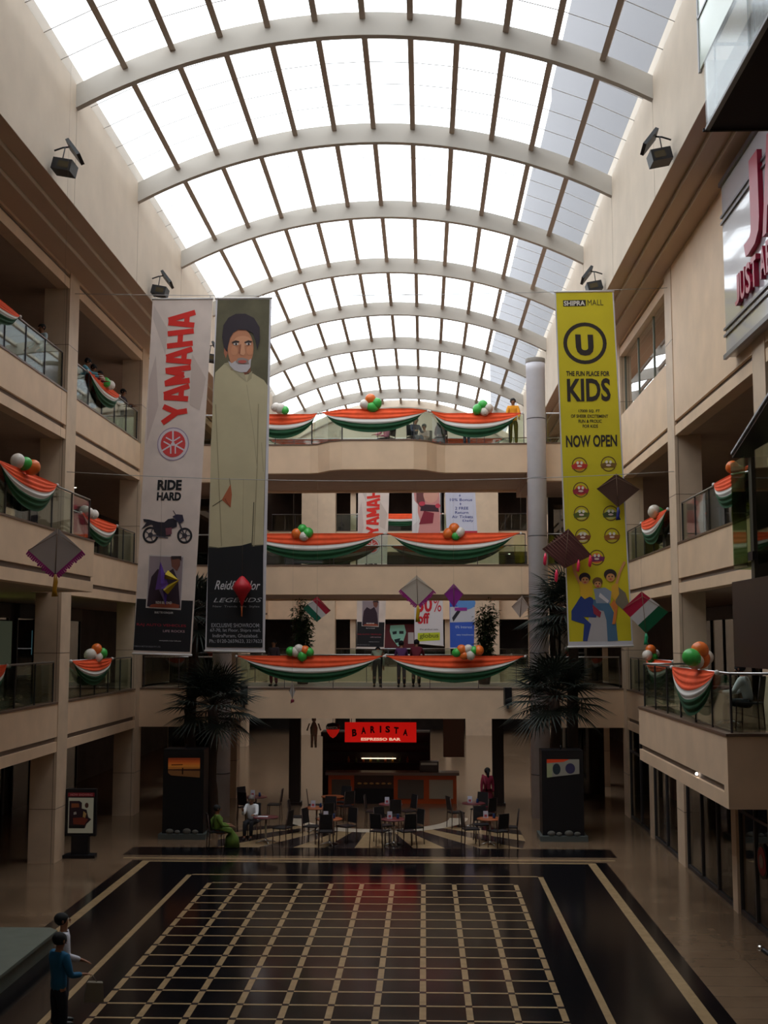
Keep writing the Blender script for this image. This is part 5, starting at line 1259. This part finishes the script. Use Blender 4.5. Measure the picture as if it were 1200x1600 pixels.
for sx in (-.07, .07): m.tube([(-4.0 + sx, 43.4, 2.1), (-4.0 + sx * .8, 43.4, 2.6)], [.04, .06], mat('cream_figure', s2l((150, 140, 122)), .6), 8)
m.tube([(-4.0, 43.4, 2.55), (-4.0, 43.4, 2.8), (-4.0, 43.4, 3.0)], [.12, .14, .06], _m['cream_figure'], 10); m.ell((-4.0, 43.4, 3.1), (.08, .09, .1), _m['cream_figure'], 10, 8); m.tube([(-4.16, 43.4, 2.95), (-4.25, 43.4, 2.7)], .03, _m['cream_figure'], 6); m.tube([(-3.84, 43.4, 2.95), (-3.75, 43.4, 2.7)], .03, _m['cream_figure'], 6)
m.tube([(-4.0, 43.4, 3.15), (-4.0, 43.4, 3.26)], .01, DSTEEL, 5)
tag(m.build('hanging_figure', loc=(-4.0, 43.4, 2.1)), 'cream hanging figure left of the red cafe sign', 'figure')
# ------------------------------------------------------------------ black boxes with screens, between the palms
def black_box(x0, y0, lab, kind):
    w2 = 1.24
    t = empty('display_box', (x0 + w2 / 2, y0 + .4, 0), lab, 'display box')
    m = MB(); m.box(x0 - .09, x0 + w2 + .09, y0 - .15, y0 + .95, 0, .16, mat('grey_slab', s2l((84, 90, 88)), .5)); part(m, 'base_slab', t)
    m = MB(); m.box(x0, x0 + w2, y0, y0 + .8, .16, 2.66, BLACK); m.tube([(x0 + w2 * .5, y0 + .4, 2.66), (x0 + w2 * .5, y0 + .4, 2.78)], .02, BLACK, 6); cab = part(m, 'cabinet', t)
    a = [(0, 0), (100, 0), (0, 60), (100, 60)]
    A = Art(a, [(x0 + .15, y0, 2.4), (x0 + w2 - .12, y0, 2.4), (x0 + .15, y0, 1.82), (x0 + w2 - .12, y0, 1.82)], step=.005)
    m = MB()
    def e(c2, k): return mat('screen_%02x%02x%02x' % c2, s2l(c2), .4, emit=(s2l(c2), k))
    if kind == 0:
        for i, c2 in enumerate([(120, 48, 22), (150, 66, 26), (170, 88, 34), (166, 100, 38), (140, 84, 34)]): A.poly(m, [(0, i * 7), (100, i * 7), (100, i * 7 + 7), (0, i * 7 + 7)], e(c2, .22), 1)
        A.poly(m, [(0, 35), (100, 33), (100, 40), (0, 38)], e((60, 30, 24), .1), 1); A.poly(m, [(0, 38), (100, 40), (100, 60), (10, 54), (0, 46)], e((96, 62, 34), .2), 1); A.poly(m, [(44, 30), (48, 30), (48, 50), (44, 50)], e((26, 14, 10), .05), 2)
        A.poly(m, [(10, 20), (46, 19), (46, 22), (10, 23)], e((80, 40, 18), .1), 2)
    else:
        A.poly(m, [(0, 0), (70, 0), (52, 8), (0, 12)], e((160, 48, 20), .25), 1); A.poly(m, [(0, 12), (52, 8), (70, 0), (100, 0), (100, 44), (0, 56)], e((104, 100, 92), .25), 1)
        A.ell(m, 30, 30, 12, 17, e((34, 44, 50), .1), 2); A.ell(m, 72, 28, 15, 16, e((50, 46, 74), .1), 2); A.poly(m, [(0, 14), (18, 13), (16, 54), (0, 56)], e((110, 112, 84), .25), 2)
    part(m, 'screen', cab)
    for (dx, r2) in ((.2, .12), (.43, .09), (.72, .13), (.97, .1)):
        m = MB(); m.ell((x0 + dx + .05, y0 - .09, .16 + r2 * .6), (r2, .05, r2 * .7), mat('ornamental_stone', s2l((96, 94, 88)), .8), 10, 6)
        sd = 'left' if kind == 0 else 'right'; tag(m.build('ornamental_stone', loc=(x0 + dx, y0 - .09, .16)), 'grey ornamental stone at the foot of the %s black box' % sd, 'stone', 'stones before the %s black box' % sd)
black_box(-7.93, 36.45, 'tall black box with a sunset coloured screen, left side', 0); black_box(3.50, 36.45, 'tall black box with a grey pictured screen, right side', 1)
# ------------------------------------------------------------------ fan palms
FR = mat('palm_frond', s2l((26, 36, 28)), .55, var=.25, scale=5); TR = mat('palm_trunk', s2l((58, 42, 34)), .9, bump=.6, bscale=14)
def palm(x, y, h, lab, seed, nl=36, R2=1.75):
    rr = random.Random(seed); t = empty('fan_palm', (x, y, 0), lab, 'palm tree', 'fan palms beside the bridge')
    m = MB(); pts = [(x + .04 * math.sin(k), y, h * k / 10) for k in range(11)]; m.tube(pts, [.2 - .005 * k + .012 * (k % 2) for k in range(11)], TR, 12); part(m, 'trunk', t)
    m = MB(); c2 = Vector((x, y, h)); pt = MB()
    for i in range(nl):
        az = i * 2.39996 + rr.uniform(-.2, .2); el = R(78 - 118 * (i / nl) + rr.uniform(-8, 8))
        d = Vector((math.cos(az) * math.cos(el), math.sin(az) * math.cos(el), math.sin(el))); pl = R2 * rr.uniform(.42, .55)
        side = d.cross(Vector((0, 0, 1))); side = side.normalized() if side.length > .1 else Vector((1, 0, 0)); nrm = side.cross(d).normalized()
        e = c2 + d * pl + Vector((0, 0, -.06)); pt.tube([c2 + d * .05, e], [.018, .012], TR, 5)
        nb2 = 21; L = R2 * rr.uniform(.55, .7)
        for k in range(nb2):
            a = R(-115 + 230 * k / (nb2 - 1)); dd = (d * math.cos(a) + side * math.sin(a)).normalized(); l2 = L * (.62 + .38 * math.cos(a * .6))
            wv = dd.cross(nrm).normalized() * .03; droop = Vector((0, 0, -1))
            p0 = e; p1 = e + dd * l2 * .5 + droop * .02; p2 = e + dd * l2 + droop * l2 * .22
            m.add([p0 - wv * .3, p0 + wv * .3, p1 + wv, p1 - wv, p2, p1 + nrm * .012], [(0, 1, 2, 5, 3), (3, 5, 4), (5, 2, 4)], FR)
    fo = part(m, 'fronds', t); part(pt, 'leaf_stalks', fo)
palm(-6.75, 38.15, 3.85, 'lower fan palm left of the bridge, above the sunset screen box', 1)
palm(-7.55, 38.75, 6.7, 'taller fan palm mostly hidden behind the two left banners', 2)
palm(4.10, 38.15, 4.15, 'lower fan palm right of the bridge, above the grey screen box', 3)
palm(4.75, 38.75, 6.9, 'taller fan palm behind the yellow banner', 4)
# ------------------------------------------------------------------ bamboo in pots on the bridge
BL1 = mat('bamboo_leaf', s2l((56, 84, 48)), .6, var=.3, scale=6); BST = mat('bamboo_stem', s2l((80, 90, 56)), .6)
def bamboo(x, y, z, lab, seed):
    rr = random.Random(seed); t = empty('potted_bamboo', (x, y, z), lab, 'plant')
    m = MB(); m.lathe((x, y, z), [(.2, 0), (.27, .4), (.29, .42), (.29, .45), (.25, .45)], mat('pot_brown', s2l((90, 60, 48)), .7), 20); part(m, 'pot', t)
    st = MB(); lf = MB()
    for k in range(14):
        a = rr.uniform(0, 6.28); r0 = rr.uniform(.02, .18); r1 = rr.uniform(.1, .42); hh = rr.uniform(2.3, 3.25) - .45
        p = [Vector((x + r0 * math.cos(a), y + r0 * math.sin(a), z + .42)), Vector((x + (r0 + r1) / 2 * math.cos(a), y + (r0 + r1) / 2 * math.sin(a), z + .42 + hh * .55)), Vector((x + r1 * math.cos(a), y + r1 * math.sin(a), z + .42 + hh))]
        st.tube(p, [.014, .011, .005], BST, 5)
        for q in range(150):
            tt = rr.uniform(.12, 1.0); c2 = p[0].lerp(p[1], tt * 2) if tt < .5 else p[1].lerp(p[2], tt * 2 - 1)
            c2 = c2 + Vector((rr.uniform(-.16, .16), rr.uniform(-.16, .16), rr.uniform(-.1, .1)))
            d = Vector((rr.uniform(-1, 1), rr.uniform(-1, 1), rr.uniform(-.9, .3))).normalized(); s2 = d.cross(Vector((rr.uniform(-1, 1), rr.uniform(-1, 1), 1))).normalized() * .026; L = rr.uniform(.14, .28)
            lf.add([c2, c2 + d * L * .4 + s2, c2 + d * L, c2 + d * L * .4 - s2], [(0, 1, 2, 3)], BL1)
    o = part(st, 'stems', t); part(lf, 'leaves', o)
bamboo(-4.62, 45.4, FZ[0], 'tall potted bamboo on the first floor bridge, left of the middle', 1); bamboo(2.25, 45.4, FZ[0], 'tall potted bamboo on the first floor bridge, right side by the blue poster', 2)
# ------------------------------------------------------------------ loudspeakers on the bridge edge, floodlights
for x, lab in ((-6.28, 'black loudspeaker hung on the left end of the first floor bridge'), (2.86, 'black loudspeaker hung on the right end of the first floor bridge')):
    t = empty('loudspeaker', (x, 41.6, 3.7), lab, 'loudspeaker')
    zt_ = 4.32 if x > 0 else 4.36
    m = MB(); m.obox((x, 41.62, (zt_ + 3.72) / 2), (.12, .03, 0), (-.02, .1, 0), (0, 0, (zt_ - 3.72) / 2), BLACK); part(m, 'cabinet', t)
    m = MB(); m.box(x - .04, x + .04, 41.58, 41.66, 3.6, 3.72, BLACK); m.tube([(x, 41.72, 3.95), (x, 41.8, 3.95)], .015, DSTEEL, 6); part(m, 'bracket', t)
m = MB(); m.tube([(-6.5, 41.6, 4.9), (-6.42, 41.6, 4.5)], [.03, .06], BLACK, 8)
def floodlight(x, y, z, s, lab):
    t = empty('floodlight', (x, y, z), lab, 'floodlight')
    q = 1 if s < 0 else -1       # points into the hall
    m = MB(); c2 = Vector((x + q * .28, y, z)); m.obox(c2, (q * .22, 0, -.04), (0, .24, 0), (q * .03, 0, .13), BLACK); lh = part(m, 'lamp_housing', t)
    m = MB(); m.obox(c2 + Vector((q * .04, -.242, -.01)), (q * .12, 0, -.025), (0, .006, 0), (q * .02, 0, .07), mat('lamp_glass', s2l((72, 62, 40)), .15)); part(m, 'lamp_glass', lh)
    m = MB(); m.obox((x + q * .48, y + .1, z + .42), (q * .15, -.04, -.2), (.0, .2, -.05), (q * .035, .01, .02), BLACK); part(m, 'reflector_visor', t)
    m = MB(); m.tube([(x, y + .1, z + .45), (x + q * .2, y + .1, z + .52), (x + q * .42, y + .14, z + .56)], .02, BLACK, 6); m.tube([(x + q * .25, y + .1, z + .52), (x + q * .22, y, z + .14)], .015, DSTEEL, 6); m.tube([(x, y, z), (x + q * .1, y, z)], .05, BLACK, 8); part(m, 'bracket', t)
floodlight(UL + .05, 26.0, 16.72, -1, 'black floodlight high on the upper left wall, nearer one'); floodlight(UL + .05, 35.9, 16.75, -1, 'black floodlight above the red lettered banner')
floodlight(UR - .05, 25.6, 16.6, 1, 'black floodlight high on the upper right wall, nearer one'); floodlight(UR - .05, 35.9, 16.75, 1, 'black floodlight behind the top of the yellow banner')
floodlight(UL + .05, 44.8, 16.75, -1, 'black floodlight between the two left banners, far along the wall')
# ------------------------------------------------------------------ film poster stand
t = empty('poster_stand', (-9.52, 33.55, 0), 'black poster stand with a film poster, at the left pier', 'poster stand')
py = 33.35 - .0
m = MB(); m.prism([(-9.98 + .02, py - .22), (-9.06, py - .22), (-9.1, py + .2), (-9.92, py + .2)], 0, .09, BLACK); part(m, 'foot', t)
m = MB(); m.box(-9.75, -9.28, py - .1, py + .1, .09, .6, BLACK); part(m, 'pedestal', t)
m = MB(); m.box(-9.945, -9.09, py - .07, py + .07, .58, 1.86, BLACK); pf_ = part(m, 'frame', t)
A = Art([(98, 1233), (148, 1233), (98, 1308), (148, 1308)], [(-9.945, py - .07, 1.86), (-9.09, py - .07, 1.86), (-9.945, py - .07, .58), (-9.09, py - .07, .58)], step=.004)
def lit(c2, k): return mat('poster_%02x%02x%02x' % c2, s2l(c2), .5, emit=(s2l(c2), k))
m = MB(); A.poly(m, [(102, 1239), (145, 1239), (145, 1245), (102, 1245)], lit((110, 26, 36), .12), 1); A.text(m, 'NOW SHOWING', (106, 1244), (142, 1244), (106, 1240.3), (190, 130, 130), .02, 2)
A.poly(m, [(103, 1247), (144, 1247), (144, 1303), (103, 1303)], lit((150, 146, 128), .16), 1)
A.poly(m, [(104.5, 1252), (121, 1252), (125, 1255), (125, 1264), (133, 1266), (136, 1278), (141, 1281), (133, 1289), (131, 1295), (104.5, 1295)], (48, 24, 36), 2)
A.poly(m, [(108, 1256), (120, 1256), (121, 1262), (108, 1263)], (150, 84, 50), 3); A.ell(m, 133, 1259, 3, 4.2, (80, 44, 34), 3); A.poly(m, [(111, 1279), (128, 1278), (136, 1281), (130, 1290), (112, 1289)], (120, 46, 30), 3); A.poly(m, [(112, 1270), (116, 1269), (117, 1273), (112, 1274)], (170, 165, 160), 3); A.poly(m, [(128, 1268), (133, 1272), (131, 1279), (127, 1277)], (190, 150, 90), 3)
A.poly(m, [(104.5, 1291), (130, 1291), (130, 1295.5), (104.5, 1295.5)], (22, 14, 18), 3)
part(m, 'film_poster', pf_)
# ------------------------------------------------------------------ stone plinth at the lower left and trolley at the lower right
t = empty('stone_plinth', (-8.6, 20, 0), 'low grey stone platform at the lower left edge', 'platform')
m = MB(); m.prism([(-12, 14), (-7.22, 14), (-7.22, 23.62), (-7.4, 23.8), (-12, 23.8)], 0, .3, mat('grey_green_stone', s2l((104, 110, 100)), .5, var=.1)); m.prism([(-12, 14), (-7.16, 14), (-7.16, 23.65), (-7.36, 23.86), (-12, 23.86)], .3, .36, _m['grey_green_stone']); part(m, 'slab', t)
m = MB(); m.box(-9.6, -8.12, 21.3, 22.5, .36, 1.0, mat('dark_grey_stone', s2l((62, 64, 62)), .6)); part(m, 'raised_block', t)
t = empty('push_trolley', (5.75, 19.9, 0), 'dark trolley with a bright chrome handle end at the lower right corner', 'trolley')
m = MB(); m.tube([(5.46, 20.2, .98), (5.6, 19.9, .9), (5.95, 19.4, .8)], .04, BLACK, 8); m.tube([(5.6, 19.9, .9), (5.75, 19.6, .1)], .025, BLACK, 8); m.tube([(5.95, 19.4, .8), (5.95, 19.5, .1)], .025, BLACK, 8); m.box(5.6, 6.1, 19.2, 19.8, .1, .2, BLACK); part(m, 'frame', t)
m = MB(); m.ell((5.45, 20.21, .99), (.06, .06, .05), mat('chrome', (.8, .8, .8), .15, 1.0), 12, 8); part(m, 'handle_end', t)
for (x, y) in ((5.65, 19.25), (6.05, 19.25), (5.65, 19.75), (6.05, 19.75)):
    m = MB(); m.ell((x, y, .05), (.02, .05, .05), BLACK, 12, 8); part(m, 'wheel', t)
# ------------------------------------------------------------------ store sign on the upper right wall
WG = mat('sign_white_gloss', s2l((205, 202, 210)), .12, coat=.5); CR = mat('crimson_letter', s2l((170, 20, 60)), .35)
t = empty('store_sign', (6.72, 22, 12.1), 'large white wall sign with crimson raised letters, upper right', 'sign')
m = MB(); m.box(6.66, XR + .02, 16.5, 25.9, 12.15, 16.1, WG); part(m, 'board', t)
m = MB()
for z in (15.15, 15.3, 12.75, 12.6): m.box(6.62, 6.67, 16.5, 25.95, z, z + .05, mat('sign_rail', s2l((90, 84, 92)), .3, .6))
m.box(6.6, 6.67, 16.5, 25.95, 16.02, 16.12, _m['sign_rail']); m.box(6.6, 6.67, 16.5, 25.95, 12.1, 12.2, _m['sign_rail'])
part(m, 'rails', t)
def wall_letters(body, y_start, z0, hgt, wid, th, bold, nm):
    """letters on the x = 6.66 plane, read from far to near"""
    y = y_start
    for ch in body:
        if ch == ' ': y -= wid * .6; continue
        vs, fs = text_geo(ch, bold, 0); w2 = wid * (.35 if ch == 'I' else 1); m = MB()
        F = [(6.56, y - vx * w2, z0 + vy * hgt) for vx, vy in vs]; Bk = [(6.66, a[1], a[2]) for a in F]; n = len(F)
        ec = {}
        for f in fs:
            for i in range(len(f)):
                e = (f[i], f[(i + 1) % len(f)]); ec[e] = ec.get(e, 0) + 1
        side = [(a, b2, n + b2, n + a) for (a, b2) in ec if (b2, a) not in ec]
        m.add(F + Bk, [tuple(f) for f in fs] + side, CR); o = part(m, nm, t); y -= w2 + wid * .16
wall_letters('JA', 23.9, 13.72, 1.85, 1.15, .1, .03, 'big_letter')
wall_letters('JUST ABOUT', 24.7, 12.95, .62, .36, .1, .02, 'small_letter')
# ------------------------------------------------------------------ projecting platform with glass balustrade, top right
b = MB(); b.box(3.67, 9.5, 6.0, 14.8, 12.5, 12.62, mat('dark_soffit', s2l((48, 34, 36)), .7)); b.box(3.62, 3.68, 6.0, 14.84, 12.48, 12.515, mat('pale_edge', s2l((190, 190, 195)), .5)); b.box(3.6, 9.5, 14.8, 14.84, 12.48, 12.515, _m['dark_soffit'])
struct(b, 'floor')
t = empty('platform_balustrade', (3.7, 15, 12.62), 'glass balustrade around the dark projecting platform at the top right', 'railing')
PG = glass('platform_glass', (.72, .75, .76), .03, .15, gain=.35)
for y0 in (6.0, 8.3, 10.6, 12.6):
    m = MB(); m.box(3.63, 3.65, y0 + .03, y0 + 2.18, 12.52, 13.42, PG); part(m, 'glass_panel', t)
m = MB(); m.box(3.66, 9.4, 14.78, 14.8, 12.64, 13.42, PG); part(m, 'glass_panel', t)
m = MB(); m.tube([(3.75, 6.0, 13.6), (3.75, 14.72, 13.6)], .022, BLACK, 8); m.tube([(3.75, 14.72, 13.6), (9.4, 14.72, 13.6)], .022, BLACK, 8)
for y in (6.1, 9.0, 12.0, 14.7): m.tube([(3.75, y, 12.62), (3.75, y, 13.6)], .015, BLACK, 6)
part(m, 'handrail', t)
person((4.15, 14.0, 12.62), 90, 'dark clothed person standing on the projecting platform at the top right', (40, 34, 50), (50, 48, 70), h=1.5)
b = MB(); b.box(5.54, 5.57, 19.4, 22.94, 17.3, 19.3, mat('sky_reflection_pane', s2l((215, 228, 218)), .2)); b.box(5.52, 5.57, 22.9, 22.98, 17.25, 19.35, _m['pale_edge']); b.box(5.52, 5.57, 19.4, 22.98, 18.35, 18.4, mat('sign_rail', (0, 0, 0))); struct(b, 'window_3')  # sky reflection in the panes put into their pale colour
# ------------------------------------------------------------------ glass lift enclosure on the right
t = empty('lift_car', (6.3, 20.8, 5.5), 'dark lift car with a green glass lantern above it, right edge', 'lift')
m = MB(); m.box(5.6, XR + .9, 15.0, 21.9, 5.5, 7.02, mat('dark_lift_panel', s2l((36, 24, 26)), .35)); part(m, 'dark_lower_panel', t)
LG = glass('lift_glass', (.56, .64, .50), .03, gain=.3)
for (y0, y1) in ((21.0, 21.9), (19.4, 20.3), (17.0, 19.3)):
    m = MB(); m.box(5.64, 5.66, y0, y1, 7.25, 9.2, LG); part(m, 'glass_panel', t)
m = MB(); m.box(5.66, XR, 21.9, 21.92, 7.25, 9.15, LG); part(m, 'glass_panel', t)
m = MB(); m.box(5.7, 5.98, 20.75, 20.95, 7.02, 9.15, mat('olive_post', s2l((62, 58, 48)), .5)); m.box(5.66, 6.02, 20.7, 21.0, 7.35, 7.5, BLACK); part(m, 'post', t)
m = MB(); m.extr([(5.5, 21.2, 9.2), (5.5, 16.8, 10.3), (5.5, 16.8, 10.36), (5.5, 21.2, 9.27)], (2, 0, 0), DSTEEL); m.extr([(5.47, 21.2, 9.26), (5.47, 16.8, 10.35), (5.47, 16.8, 10.39), (5.47, 21.2, 9.3)], (.05, 0, 0), _m['pale_edge']); part(m, 'canopy', t)
m = MB(); m.tube([(5.65, 21.9, 9.0), (5.95, 21.4, 9.0)], .02, STEEL, 6); part(m, 'clamp', t)
# fairy lights on the right balcony
for k, (x, y, z) in enumerate([(5.85, 21.93, 5.86), (5.86, 21.93, 5.6)]):
    m = MB(); m.ell((x, y, z), .028, mat('white_bulb', (1, 1, 1), .4, emit=((.9, .85, 1), 4)), 10, 6); m.tube([(x, y - .03, z), (x, y, z)], .012, BLACK, 4)
    tag(m.build('bulb', loc=(x, y, z)), '%s of the two white bulbs on the dark lift car' % ('upper', 'lower')[k], 'lamp', 'bulbs above the right balcony')
